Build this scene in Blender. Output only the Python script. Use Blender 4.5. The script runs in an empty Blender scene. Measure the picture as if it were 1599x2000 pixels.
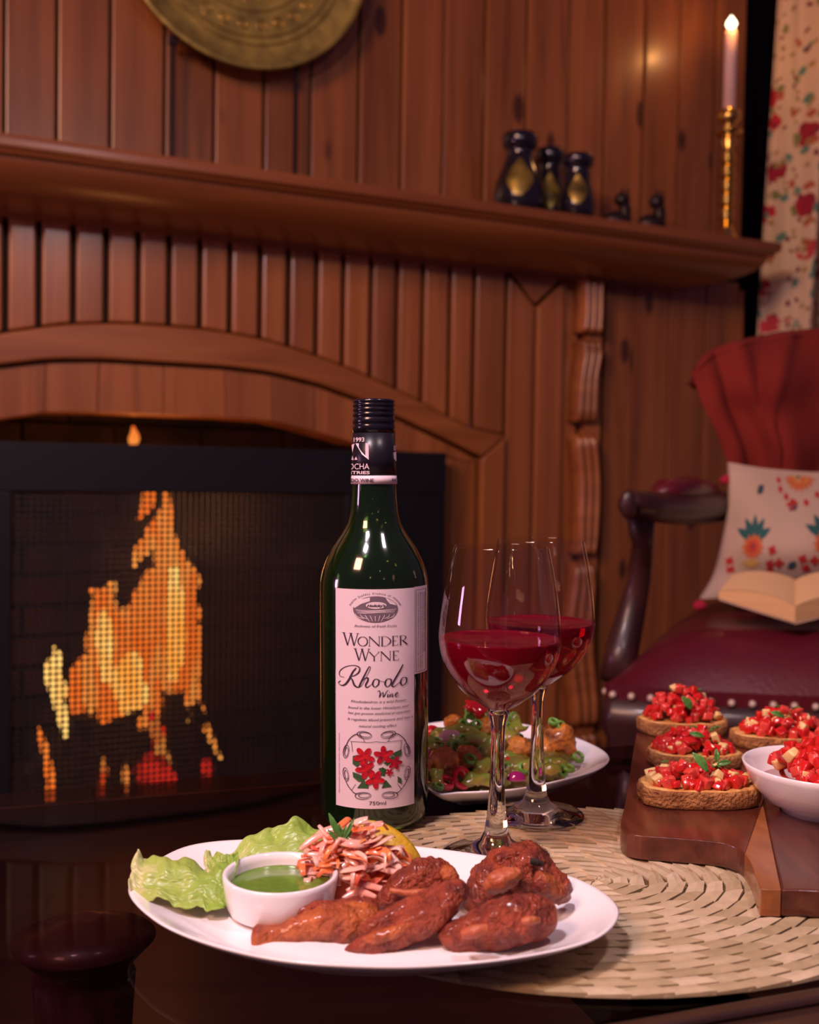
import bpy, bmesh, math, random
from mathutils import Vector, Matrix, noise
random.seed(7)
SC = bpy.context.scene
COL = SC.collection
PI = math.pi
V = Vector
# ------------------------------------------------------------------ camera
FPX = 2090.0
EYE = V((0, 0, 0.706))
TZ = 0.46                       # table top height
th, ph = math.radians(1.92), math.radians(0.9)
FW = V((0, math.cos(th), -math.sin(th)))
r0, u0 = V((1, 0, 0)), V((0, math.sin(th), math.cos(th)))
RT = r0*math.cos(ph) + u0*math.sin(ph)
UP = u0*math.cos(ph) - r0*math.sin(ph)
cam = bpy.data.cameras.new('camera')
camo = bpy.data.objects.new('camera', cam)
COL.objects.link(camo)
camo.matrix_world = Matrix(((RT.x, UP.x, -FW.x, EYE.x), (RT.y, UP.y, -FW.y, EYE.y),
                            (RT.z, UP.z, -FW.z, EYE.z), (0, 0, 0, 1)))
cam.sensor_fit = 'VERTICAL'
cam.sensor_height = 36
cam.lens = FPX/2000*36
cam.clip_start = 0.02
cam.dof.use_dof = True
cam.dof.focus_distance = 0.68
cam.dof.aperture_fstop = 7.5
SC.camera = camo
# ------------------------------------------------------------------ world, lights, exposure
w = bpy.data.worlds.new('world')
SC.world = w
w.use_nodes = True
bg = w.node_tree.nodes['Background']
bg.inputs[0].default_value = (0.50, 0.22, 0.50, 1)
bg.inputs[1].default_value = 0.15
SC.view_settings.view_transform = 'Standard'
SC.view_settings.look = 'None'
SC.view_settings.exposure = 0.0
SC.view_settings.gamma = 1.0
SC.view_settings.use_curve_mapping = False

def area(name, loc, tgt, sx, sy, power, col):
    l = bpy.data.lights.new(name, 'AREA')
    l.shape = 'RECTANGLE'; l.size = sx; l.size_y = sy
    l.energy = power; l.color = col
    o = bpy.data.objects.new(name, l)
    COL.objects.link(o)
    o.location = loc
    o.rotation_euler = (V(tgt)-V(loc)).to_track_quat('-Z', 'Y').to_euler()
    return o
area('pendant_light', (-0.42, 0.12, 1.75), (0.05, 0.62, 0.46), 0.16, 0.16, 15, (1.0, 0.80, 0.90))
area('right_fill_light', (0.42, 0.30, 1.70), (0.12, 0.8, 0.46), 0.12, 0.12, 4.5, (1.0, 0.76, 0.78))  # unseen fill added to brighten the table right of the bottle
area('room_light', (-1.5, -0.9, 2.3), (0.2, 2.2, 0.9), 0.7, 0.7, 60, (1.0, 0.50, 0.32))
area('purple_lamp', (-1.7, 0.6, 0.75), (-0.4, 2.1, 0.9), 0.25, 0.25, 5.0, (1.0, 0.45, 0.80))
for _i, _p in enumerate(((.25, -.25, 1.25), (.55, .05, 1.45), (-.15, -.35, 1.05), (.42, -.3, 1.0), (.7, .3, 1.2))):
    _l = bpy.data.lights.new('string_bulb', 'POINT'); _l.energy = .16; _l.color = (1, .62, .25); _l.shadow_soft_size = .009
    _o = bpy.data.objects.new('string_bulb', _l); COL.objects.link(_o); _o.location = _p

# ------------------------------------------------------------------ projection helpers (photo pixels -> world)
def ray(px, py):
    return FW + RT*((px-799.5)/FPX) - UP*((py-1000)/FPX)
def PZ(px, py, z):              # on the horizontal plane z
    d = ray(px, py)
    return EYE + d*((z-EYE.z)/d.z)
def PD(px, py, dep):            # at distance dep along y
    d = ray(px, py)
    return EYE + d*(dep/d.y)
WA = math.radians(25.4)         # the fireplace wall runs right and away
WD = V((math.cos(WA), math.sin(WA), 0))
WN = V((math.sin(WA), -math.cos(WA), 0))
WP = 2.2
W0 = WN*(-WP)
W0.z = 0
def WU(px, py, v=0.0):          # pixel -> (u, z) on the plane v in front of the wall
    d = ray(px, py)
    t = (-WP+v)/d.dot(WN)
    p = EYE + d*t
    return (p-W0).dot(WD), p.z
def WW(u, v, z):
    p = W0 + WD*u + WN*v
    return V((p.x, p.y, z))
# ------------------------------------------------------------------ mesh builder
class MB:
    def __init__(s):
        s.v = []; s.f = []; s.sm = []; s.uv = {}
    def add(s, vs, fs, smooth=False):
        b = len(s.v)
        s.v += [V(p) for p in vs]
        s.f += [tuple(i+b for i in f) for f in fs]
        s.sm += [smooth]*len(fs)
        return b
    def box(s, c, ax, ay, az):   # centre and three half-axis vectors
        c, ax, ay, az = V(c), V(ax), V(ay), V(az)
        vs = [c+ax*i+ay*j+az*k for k in (-1, 1) for j in (-1, 1) for i in (-1, 1)]
        s.add(vs, [(0, 2, 3, 1), (4, 5, 7, 6), (0, 1, 5, 4), (2, 6, 7, 3), (0, 4, 6, 2), (1, 3, 7, 5)])
    def tube(s, pts, rad, n=10, cap=True, flat=1.0, up=None, smooth=True, disp=None):
        pts = [V(p) for p in pts]
        if not hasattr(rad, '__len__'): rad = [rad]*len(pts)
        T = []
        for i in range(len(pts)):
            a = pts[max(i-1, 0)]; b = pts[min(i+1, len(pts)-1)]
            t = (b-a)
            T.append(t.normalized() if t.length > 1e-9 else V((0, 0, 1)))
        N = V(up) if up else (V((0, 0, 1)) if abs(T[0].z) < .8 else V((1, 0, 0)))
        vs = []
        for i, p in enumerate(pts):
            N = (N - T[i]*N.dot(T[i]))
            if N.length < 1e-6: N = T[i].orthogonal()
            N.normalize()
            B = T[i].cross(N)
            for k in range(n):
                a = 2*PI*k/n
                o = (N*math.sin(a)*flat + B*math.cos(a))*rad[i]
                q = p+o
                if disp: q = q + disp(q, o)
                vs.append(q)
        fs = []
        for i in range(len(pts)-1):
            for k in range(n):
                fs.append((i*n+k, i*n+(k+1) % n, (i+1)*n+(k+1) % n, (i+1)*n+k))
        b = s.add(vs, fs, smooth)
        if cap:
            s.f.append(tuple(b+k for k in range(n))[::-1]); s.sm.append(smooth)
            s.f.append(tuple(b+(len(pts)-1)*n+k for k in range(n))); s.sm.append(smooth)
    def lathe(s, prof, c=(0, 0, 0), n=48, smooth=True, ell=(1, 1), M=None):
        c = V(c); vs = []; fs = []; rows = []
        for (r, z) in prof:
            if r < 1e-6:
                rows.append([len(vs)]); vs.append(V((0, 0, z)))
            else:
                rows.append(list(range(len(vs), len(vs)+n)))
                for k in range(n):
                    a = 2*PI*k/n
                    vs.append(V((r*math.cos(a)*ell[0], r*math.sin(a)*ell[1], z)))
        for A, B in zip(rows, rows[1:]):
            for k in range(n):
                k2 = (k+1) % n
                if len(A) == 1 and len(B) == 1: continue
                if len(A) == 1: fs.append((A[0], B[k2], B[k]))
                elif len(B) == 1: fs.append((A[k], A[k2], B[0]))
                else: fs.append((A[k], A[k2], B[k2], B[k]))
        if M: vs = [M @ p for p in vs]
        s.add([p+c for p in vs], fs, smooth)
    def prism(s, bot, top):      # two matching rings of 3D points
        n = len(bot)
        fs = [tuple(range(n))[::-1], tuple(range(n, 2*n))]
        fs += [(i, (i+1) % n, n+(i+1) % n, n+i) for i in range(n)]
        s.add(list(bot)+list(top), fs)
    def rings(s, rs, smooth=True, cap0=True, cap1=True):
        n = len(rs[0]); vs = [p for r in rs for p in r]; fs = []
        for i in range(len(rs)-1):
            for k in range(n):
                fs.append((i*n+k, i*n+(k+1) % n, (i+1)*n+(k+1) % n, (i+1)*n+k))
        b = s.add(vs, fs, smooth)
        if cap0: s.f.append(tuple(b+k for k in range(n))[::-1]); s.sm.append(False)
        if cap1: s.f.append(tuple(b+(len(rs)-1)*n+k for k in range(n))); s.sm.append(False)
    def grid(s, fn, nu, nv, smooth=True, uv=False):
        vs = [fn(i/nu, j/nv) for j in range(nv+1) for i in range(nu+1)]
        fs = [(j*(nu+1)+i, j*(nu+1)+i+1, (j+1)*(nu+1)+i+1, (j+1)*(nu+1)+i) for j in range(nv) for i in range(nu)]
        b = s.add(vs, fs, smooth)
        if uv:
            for j in range(nv+1):
                for i in range(nu+1): s.uv[b+j*(nu+1)+i] = (i/nu, j/nv)
    def ellipsoid(s, c, rx, ry, rz, n=20, m=12, M=None, disp=None):
        c = V(c); vs = []; fs = []
        for j in range(1, m):
            for k in range(n):
                a, b = 2*PI*k/n, PI*j/m
                vs.append(V((math.sin(b)*math.cos(a)*rx, math.sin(b)*math.sin(a)*ry, math.cos(b)*rz)))
        vs.append(V((0, 0, rz))); vs.append(V((0, 0, -rz)))
        for j in range(m-2):
            for k in range(n):
                fs.append((j*n+k, (j+1)*n+k, (j+1)*n+(k+1) % n, j*n+(k+1) % n))
        t = len(vs)-2
        for k in range(n):
            fs.append((t, k, (k+1) % n))
            fs.append((t+1, (m-2)*n+(k+1) % n, (m-2)*n+k))
        if M: vs = [M @ p for p in vs]
        out = []
        for p in vs:
            q = p+c
            if disp: q = q + disp(q, p)
            out.append(q)
        s.add(out, fs, True)
def link_mesh(name, mb, mat, parent=None, world=None, recalc=True):
    """verts of mb are world positions; world = matrix of the thing they belong to"""
    me = bpy.data.meshes.new(name)
    inv = world.inverted() if world else Matrix()
    me.from_pydata([tuple(inv @ p) for p in mb.v], [], mb.f)
    me.polygons.foreach_set('use_smooth', mb.sm)
    if mb.uv:
        l = me.uv_layers.new(name='UVMap')
        for lp in me.loops:
            l.data[lp.index].uv = mb.uv.get(lp.vertex_index, (0, 0))
    if recalc:
        bm = bmesh.new(); bm.from_mesh(me)
        bmesh.ops.recalc_face_normals(bm, faces=bm.faces)
        bm.to_mesh(me); bm.free()
    me.materials.append(mat)
    o = bpy.data.objects.new(name, me)
    COL.objects.link(o)
    if parent: o.parent = parent
    return o
WM = {}
def tag(o, label, cat, group=None, kind=None):
    if label: o['label'] = label
    if cat: o['category'] = cat
    if group: o['group'] = group
    if kind: o['kind'] = kind
    return o
def thing(name, label, cat, loc, rz=0.0, group=None):
    o = bpy.data.objects.new(name, None)
    COL.objects.link(o)
    o.empty_display_size = 0.02
    M = Matrix.Translation(V(loc)) @ Matrix.Rotation(rz, 4, 'Z')
    o.location = V(loc); o.rotation_euler = (0, 0, rz)
    WM[o.name] = M
    return tag(o, label, cat, group)
def part(name, mb, mat, parent, label=None, kind=None, world=None):
    M = world or WM[parent.name]
    o = link_mesh(name, mb, mat, parent, M)
    WM[o.name] = M
    if label: o['label'] = label
    if kind: o['kind'] = kind
    return o
def solo(name, mb, mat, label, cat, loc, group=None, kind=None):
    M = Matrix.Translation(V(loc))
    o = link_mesh(name, mb, mat, None, M)
    o.location = V(loc)
    WM[o.name] = M
    return tag(o, label, cat, group, kind)
def struct(name, mb, mat, loc=(0, 0, 0), rz=0.0):
    M = Matrix.Translation(V(loc)) @ Matrix.Rotation(rz, 4, 'Z')
    o = link_mesh(name, mb, mat, None, M)
    o.location = V(loc); o.rotation_euler = (0, 0, rz)
    WM[o.name] = M
    o['kind'] = 'structure'
    return o
def bevel(o, wd, seg=2):
    m = o.modifiers.new('bevel', 'BEVEL'); m.width = wd; m.segments = seg; m.limit_method = 'ANGLE'
    m.angle_limit = 0.6
    return o
def solidify(o, t, off=0):
    m = o.modifiers.new('solid', 'SOLIDIFY'); m.thickness = t; m.offset = off
    return o
def crom(P, t):                 # Catmull-Rom through a list of vectors, t in 0..1
    n = len(P)-1
    x = min(max(t, 0), 1)*n
    i = min(int(x), n-1); f = x-i
    p0 = P[max(i-1, 0)]; p1 = P[i]; p2 = P[i+1]; p3 = P[min(i+2, n)]
    if hasattr(p1, 'copy') or isinstance(p1, (int, float)):
        return (p1*2 + (p2-p0)*f + (p0*2-p1*5+p2*4-p3)*f*f + (p1*3-p0-p2*3+p3)*f*f*f)*0.5
def closed(P, n):               # closed Catmull-Rom through 3D points
    m = len(P); out = []
    for k in range(n):
        x = k/n*m; i = int(x); f = x-i
        p0, p1, p2, p3 = P[(i-1) % m], P[i % m], P[(i+1) % m], P[(i+2) % m]
        out.append((p1*2 + (p2-p0)*f + (p0*2-p1*5+p2*4-p3)*f*f + (p1*3-p0-p2*3+p3)*f*f*f)*0.5)
    return out
def patch(rows, disp=None):
    def fn(s, t):
        p = crom([crom(r, s) for r in rows], t)
        return p + disp(s, t, p) if disp else p
    return fn
def nz(p, sc, seed=0): return noise.noise(V(p)*sc + V((seed*7.3, seed*3.1, seed*1.7)))
# ------------------------------------------------------------------ materials
def new_mat(name):
    m = bpy.data.materials.new(name); m.use_nodes = True
    nt = m.node_tree
    return m, nt, nt.nodes['Principled BSDF'], nt.nodes, nt.links
def c4(c): return (c[0], c[1], c[2], 1)
def ramp(N, stops):
    r = N.new('ShaderNodeValToRGB')
    e = r.color_ramp.elements
    while len(e) < len(stops): e.new(0.5)
    for i, (p, c) in enumerate(stops): e[i].position = p; e[i].color = c4(c)
    return r
def mat(name, col, rough=0.5, metal=0.0, col2=None, nscale=20, stretch=(1, 1, 1), bump=0.0, bscale=60, coat=0.0,
        sss=0.0, sssc=(1, .3, .2), spec=0.5, detail=4, uvc=False, trans=0.0, ior=1.45, lo=.35, hi=.65):
    m, nt, b, N, L = new_mat(name)
    b.inputs['Base Color'].default_value = c4(col)
    b.inputs['Roughness'].default_value = rough
    b.inputs['Metallic'].default_value = metal
    b.inputs['Coat Weight'].default_value = coat
    b.inputs['Coat Roughness'].default_value = 0.12
    b.inputs['Specular IOR Level'].default_value = spec
    b.inputs['Transmission Weight'].default_value = trans
    b.inputs['IOR'].default_value = ior
    if sss:
        b.inputs['Subsurface Weight'].default_value = sss
        b.inputs['Subsurface Radius'].default_value = sssc
        b.inputs['Subsurface Scale'].default_value = 0.006
    tc = N.new('ShaderNodeTexCoord')
    mp = N.new('ShaderNodeMapping')
    mp.inputs['Scale'].default_value = stretch
    L.new(tc.outputs['UV' if uvc else 'Object'], mp.inputs[0])
    if col2:
        n = N.new('ShaderNodeTexNoise')
        n.inputs['Scale'].default_value = nscale; n.inputs['Detail'].default_value = detail
        L.new(mp.outputs[0], n.inputs['Vector'])
        r = ramp(N, [(lo, col), (hi, col2)])
        L.new(n.outputs['Fac'], r.inputs[0]); L.new(r.outputs[0], b.inputs['Base Color'])
    if bump:
        n2 = N.new('ShaderNodeTexNoise'); n2.inputs['Scale'].default_value = bscale; n2.inputs['Detail'].default_value = 6
        L.new(mp.outputs[0], n2.inputs['Vector'])
        bp = N.new('ShaderNodeBump'); bp.inputs['Strength'].default_value = bump; bp.inputs['Distance'].default_value = 0.004
        L.new(n2.outputs['Fac'], bp.inputs['Height']); L.new(bp.outputs[0], b.inputs['Normal'])
    return m
def wood(name, c1, c2, c3, rough=0.38, coat=0.3, knots=True, grain=(26, 26, 1.6), axis_knot=(8.5, 8.5, 3.6)):
    m, nt, b, N, L = new_mat(name)
    tc = N.new('ShaderNodeTexCoord'); oi = N.new('ShaderNodeObjectInfo')
    ad = N.new('ShaderNodeVectorMath'); ad.operation = 'ADD'
    sc = N.new('ShaderNodeVectorMath'); sc.operation = 'SCALE'
    cb = N.new('ShaderNodeCombineXYZ')
    for i in (1, 2): L.new(oi.outputs['Random'], cb.inputs[i])
    L.new(cb.outputs[0], sc.inputs[0]); sc.inputs['Scale'].default_value = 5.0
    L.new(tc.outputs['Object'], ad.inputs[0]); L.new(sc.outputs[0], ad.inputs[1])
    mp = N.new('ShaderNodeMapping'); mp.inputs['Scale'].default_value = grain
    L.new(ad.outputs[0], mp.inputs[0])
    n = N.new('ShaderNodeTexNoise'); n.inputs['Scale'].default_value = 1.0; n.inputs['Detail'].default_value = 6
    n.inputs['Distortion'].default_value = 0.6
    L.new(mp.outputs[0], n.inputs['Vector'])
    r = ramp(N, [(.28, c1), (.5, c2), (.74, c3)])
    L.new(n.outputs['Fac'], r.inputs[0])
    # a little tone difference from board to board
    mr = N.new('ShaderNodeMapRange'); mr.inputs['To Min'].default_value = 0.78; mr.inputs['To Max'].default_value = 1.18
    L.new(oi.outputs['Random'], mr.inputs[0])
    hs = N.new('ShaderNodeHueSaturation'); L.new(mr.outputs[0], hs.inputs['Value']); L.new(r.outputs[0], hs.inputs['Color'])
    out = hs.outputs[0]
    if knots:
        mk = N.new('ShaderNodeMapping'); mk.inputs['Scale'].default_value = axis_knot
        L.new(ad.outputs[0], mk.inputs[0])
        vo = N.new('ShaderNodeTexVoronoi'); vo.inputs['Scale'].default_value = 1.0
        L.new(mk.outputs[0], vo.inputs['Vector'])
        kr = ramp(N, [(0.0, (0.10, 0.10, 0.10)), (0.06, (0.35, 0.32, 0.3)), (0.085, (0.15, .13, .12)), (0.15, (1, 1, 1))])
        L.new(vo.outputs['Distance'], kr.inputs[0])
        mx = N.new('ShaderNodeMix'); mx.data_type = 'RGBA'; mx.blend_type = 'MULTIPLY'; mx.inputs[0].default_value = 1
        L.new(out, mx.inputs[6]); L.new(kr.outputs[0], mx.inputs[7]); out = mx.outputs[2]
    L.new(out, b.inputs['Base Color'])
    b.inputs['Roughness'].default_value = rough
    b.inputs['Coat Weight'].default_value = coat; b.inputs['Coat Roughness'].default_value = 0.22
    bp = N.new('ShaderNodeBump'); bp.inputs['Strength'].default_value = 0.15; bp.inputs['Distance'].default_value = 0.002
    L.new(n.outputs['Fac'], bp.inputs['Height']); L.new(bp.outputs[0], b.inputs['Normal'])
    return m
def emis(name, col, strength, col2=None, nscale=12, stretch=(1, 1, 1), lo=.4, hi=.6):
    m = bpy.data.materials.new(name); m.use_nodes = True
    nt = m.node_tree; N = nt.nodes; L = nt.links
    N.clear()
    o = N.new('ShaderNodeOutputMaterial'); e = N.new('ShaderNodeEmission')
    e.inputs[0].default_value = c4(col); e.inputs[1].default_value = strength
    L.new(e.outputs[0], o.inputs[0])
    if col2:
        tc = N.new('ShaderNodeTexCoord'); mp = N.new('ShaderNodeMapping'); mp.inputs['Scale'].default_value = stretch
        n = N.new('ShaderNodeTexNoise'); n.inputs['Scale'].default_value = nscale; n.inputs['Detail'].default_value = 3
        n.inputs['Distortion'].default_value = 0.7
        L.new(tc.outputs['Object'], mp.inputs[0]); L.new(mp.outputs[0], n.inputs['Vector'])
        r = ramp(N, [(lo, col), (hi, col2)])
        L.new(n.outputs['Fac'], r.inputs[0]); L.new(r.outputs[0], e.inputs[0])
    return m
def clear(name, tint, rough=0.02, ior=1.5, gl=(1, 1, 1)):      # thin clear pane: mirror by Fresnel, tinted see-through
    m = bpy.data.materials.new(name); m.use_nodes = True
    nt = m.node_tree; N = nt.nodes; L = nt.links
    N.clear()
    o = N.new('ShaderNodeOutputMaterial'); t = N.new('ShaderNodeBsdfTransparent'); g = N.new('ShaderNodeBsdfGlossy')
    f = N.new('ShaderNodeFresnel'); f.inputs[0].default_value = ior
    mx = N.new('ShaderNodeMixShader')
    t.inputs[0].default_value = c4(tint); g.inputs[0].default_value = c4(gl); g.inputs['Roughness'].default_value = rough
    ge = N.new('ShaderNodeNewGeometry'); iv = N.new('ShaderNodeMath'); iv.operation = 'SUBTRACT'; iv.inputs[0].default_value = 1.0
    mu = N.new('ShaderNodeMath'); mu.operation = 'MULTIPLY'
    L.new(ge.outputs['Backfacing'], iv.inputs[1]); L.new(f.outputs[0], mu.inputs[0]); L.new(iv.outputs[0], mu.inputs[1])
    L.new(mu.outputs[0], mx.inputs[0]); L.new(t.outputs[0], mx.inputs[1]); L.new(g.outputs[0], mx.inputs[2])
    L.new(mx.outputs[0], o.inputs[0])
    return m
M = {}
M['wall'] = wood('knotty_pine_boards', (.17, .054, .015), (.26, .088, .024), (.34, .12, .032))
M['slat'] = wood('varnished_panel_boards', (.20, .066, .020), (.29, .098, .029), (.36, .13, .040), rough=.32, knots=False)
M['trim'] = wood('varnished_moulding', (.21, .064, .017), (.30, .098, .025), (.38, .13, .034), knots=False, grain=(2, 26, 26))
M['mantel'] = wood('mantel_wood', (.19, .055, .015), (.28, .085, .022), (.35, .112, .028), knots=False, grain=(1.6, 26, 26), rough=.32)
M['backing'] = mat('dark_groove_wood', (.035, .012, .006), .7)
M['black'] = mat('black_metal', (.006, .006, .009), .45, spec=.4)
M['wire'] = mat('blackened_wire', (.012, .010, .011), .5, spec=.5)
M['soot'] = mat('sooty_brick', (.05, .022, .018), .9, col2=(.012, .008, .008), nscale=9, bump=.4)
M['mortar'] = mat('sooty_mortar', (.012, .008, .008), .95)
M['char'] = mat('charred_log', (.012, .009, .008), .85, col2=(.06, .03, .02), nscale=30, bump=.6)
M['flame'] = emis('flame', (1.0, .17, .015), 1.55, (1.0, .44, .085), nscale=9, stretch=(1.6, 1.6, .5), lo=.45, hi=.72)
M['flamehot'] = emis('flame_hot', (1.0, .34, .04), 2.1, (1.0, .60, .16), nscale=9, stretch=(1.6, 1.6, .5), lo=.38, hi=.58)
M['flamelow'] = emis('flame_low', (.85, .07, .01), 1.0, (1.0, .35, .06), nscale=14)
M['ember'] = emis('ember', (.02, .001, .001), 1.0, (1.0, .03, .015), nscale=22, lo=.34, hi=.52)
M['floor'] = wood('dark_floor_boards', (.022, .010, .007), (.035, .016, .010), (.05, .022, .013), grain=(2, 20, 20), knots=False, rough=.4)
M['plaster'] = mat('dark_wall_paint', (.012, .006, .012), .9)
M['brass'] = mat('aged_brass', (.50, .38, .09), .5, .7, col2=(.27, .21, .06), nscale=24, bump=.25, bscale=70)
M['brassb'] = mat('polished_brass', (.75, .50, .12), .22, 1.0)
M['vase'] = mat('black_glazed_clay', (.010, .008, .014), .16, coat=.6)
M['bronze'] = mat('dark_bronze', (.03, .018, .02), .4, .6)
M['gold'] = mat('gold_paint', (.40, .28, .05), .4, .6, col2=(.10, .07, .02), nscale=30)
M['wax'] = mat('candle_wax', (.80, .55, .50), .5, sss=.5, sssc=(1, .6, .4))
M['cflame'] = emis('candle_flame', (1.0, .85, .55), 6.0)
M['cord'] = mat('wick', (.02, .01, .01), .9)
# ================================================================== setting
mb = MB(); mb.box((0.3, 1.0, -0.02), (3.2, 0, 0), (0, 3.0, 0), (0, 0, 0.02)); struct('floor', mb, M['floor'])
ZM = WU(800, 372, 0.22)[1]                    # mantel top height
UR = WU(1443, 600, 0.0)[0]                    # right end of the panelled wall
ULs, UT = -2.2, 2.75
UA = WU(318, 640, 0.0)[0]                     # arch apex
def apx(pts): return [WU(x, y, 0.0) for x, y in pts]
outer = apx([(318, 640), (400, 647), (500, 664), (600, 694), (700, 733), (800, 781), (900, 835), (975, 852)])
inner = apx([(345, 712), (430, 717), (520, 728), (610, 750), (700, 783), (800, 830), (880, 868), (930, 893)])
opening = apx([(348, 812), (438, 815), (528, 822), (612, 843), (690, 866), (780, 882), (866, 890)])
for L_ in (outer, inner, opening): L_[0] = (UA, L_[0][1])
def curve_z(L_, u):
    u = UA+abs(u-UA)
    if u >= L_[-1][0]: return L_[-1][1]
    for a, b in zip(L_, L_[1:]):
        if a[0] <= u <= b[0]: return a[1]+(b[1]-a[1])*(u-a[0])/(b[0]-a[0])
    return L_[0][1]
JO, JI, JP = outer[-1][0], inner[-1][0], opening[-1][0]
def mirror(u): return 2*UA-u
def wbox(mb, ua, ub, va, vb, za, zb):
    mb.box(WW((ua+ub)/2, (va+vb)/2, (za+zb)/2), WD*((ub-ua)/2), WN*((vb-va)/2), V((0, 0, (zb-za)/2)))
zt = opening[0][1]
mb = MB()
wbox(mb, ULs, mirror(JP), -0.10, -0.012, 0, zt)
wbox(mb, JP, UR, -0.10, -0.012, 0, zt)
wbox(mb, ULs, UR, -0.10, -0.012, zt+.02, UT)
wallb = struct('wall_back', mb, M['backing'], W0, WA)
# upper pine boards, each one a board with its own edges
gx = [8, 111, 215, 321, 418, 515, 606, 700, 783, 864, 945, 1026, 1108, 1180, 1255, 1324, 1394, 1452]
us = [WU(x, 200, 0.0)[0] for x in gx]
us[-1] = UR
us = [us[0]-k*.105 for k in range(9, 0, -1)] + us
for k, (a, b) in enumerate(zip(us, us[1:])):
    m = MB(); wbox(m, a+.003, b-.003, -.012, .002+.002*((k*7) % 3), ZM-.01, UT)
    bevel(part('plank', m, M['wall'], wallb), .0032)
# dark side wall and window opening behind the curtain
s0 = WW(UR, -.10, 0)
mb = MB(); mb.box(s0+V((0.9, .62, 1.37)), (1.4, 0, 0), (0, .04, 0), (0, 0, 1.37)); struct('wall_right', mb, M['plaster'])
# ================================================================== fireplace
fp = thing('fireplace', 'wood-panelled fireplace surround with arched opening and deep moulded mantel shelf', 'fireplace', W0, WA)
def plank(poly, v0, v1, mt=None, bev=.003, name='panel_board', label=None):
    m = MB(); m.prism([WW(u, v0, z) for u, z in poly], [WW(u, v1, z) for u, z in poly])
    return bevel(part(name, m, mt or M['slat'], fp, label), bev)
px = [10, 75, 142, 206, 268, 328, 388, 446, 505, 560, 615, 667, 721, 772, 822, 875, 922]
pu = [WU(x, 520, 0.0)[0] for x in px]
pu += [JO+.006]
pu = [pu[0]-.066*k for k in range(9, 0, -1)]+pu
ztop = WU(742, 506, 0.0)[1]+.02
for a, b in zip(pu, pu[1:]):
    a2, b2 = a+.0055, b-.0055
    if a2 < mirror(JO): zb = [0, 0, 0, 0]
    else: zb = [curve_z(outer, a2+(b2-a2)*t)+.004 for t in (0, 1/3, 2/3, 1)]
    poly = [(a2, ztop)]+[(a2+(b2-a2)*t, z) for t, z in zip((0, 1/3, 2/3, 1), zb)]+[(b2, ztop)]
    plank(poly, -.012, .016, bev=.005)
def ub(x, y=700, v=0.0): return WU(x, y, v)[0]
# right of the arch: tall boards with a V joint below the mantel
zv0 = WU(1040, 545, 0)[1]; zv1 = WU(1040, 602, 0)[1]
a, b, c = ub(986), ub(1040), ub(1096)
plank([(a, 0), (b-.004, 0), (b-.004, zv1), (a, zv0-.0)], -.012, .014)
plank([(b+.004, 0), (c-.004, 0), (c-.004, zv0), (b+.004, zv1)], -.012, .014)
plank([(a+.012, zv0+.004), (b, zv1+.010), (c-.012, zv0+.004), (c-.012, ztop), (a+.012, ztop)], -.012, .010)
plank([(c+.004, 0), (ub(1128), 0), (ub(1128), ztop), (c+.004, ztop)], -.012, -.002, bev=.002)
# plain boards at the right end
rx = [1180, 1236, 1305, 1376, 1443]
ru = [ub(x) for x in rx]; ru[-1] = UR
for a, b in zip(ru, ru[1:]): plank([(a+.002, 0), (b-.002, 0), (b-.002, ztop+.02), (a+.002, ztop+.02)], -.012, .002, M['wall'])
m = MB(); wbox(m, UR-.004, UR+.012, -.10, .004, 0, ztop); part('corner_strip', m, M['slat'], fp)
# arch band: curved head and two straight jambs
def band(L1, L2, v0, v1, name, mt, n=44):
    m = MB(); e = L1[-1][0]
    A, B = [], []
    for i in range(n+1):
        t = -1+2*i/n
        A.append((UA+t*(L1[-1][0]-UA), None)); B.append((UA+t*(L2[-1][0]-UA), None))
    A = [(u, curve_z(L1, u)) for u, _ in A]; B = [(u, curve_z(L2, u)) for u, _ in B]
    rs = [[WW(a[0], v0, a[1]), WW(a[0], v1, a[1]), WW(b[0], v1, b[1]), WW(b[0], v0, b[1])] for a, b in zip(A, B)]
    m.rings(rs, False)
    return bevel(part(name, m, mt, fp), .006, 3)
band(outer, inner, -.012, .032, 'arch_moulding', M['trim'])
for sgn in (1, -1):
    f = (lambda u: u) if sgn == 1 else mirror
    plank([(f(JI), 0), (f(JO), 0), (f(JO), outer[-1][1]-.003), (f(JI), inner[-1][1]-.003)], -.012, .030, M['slat'], .005, 'jamb_moulding')
    plank([(f(JP), 0), (f(JI-.008), 0), (f(JI-.008), curve_z(inner, JI-.02)-.02), (f(JP), opening[-1][1]-.004)], -.10, .012, M['slat'], .003, 'jamb_board')
bt = [345, 435, 527, 612, 700, 790, 868, 926]; bbm = [348, 438, 528, 612, 690, 780, 866]
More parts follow.
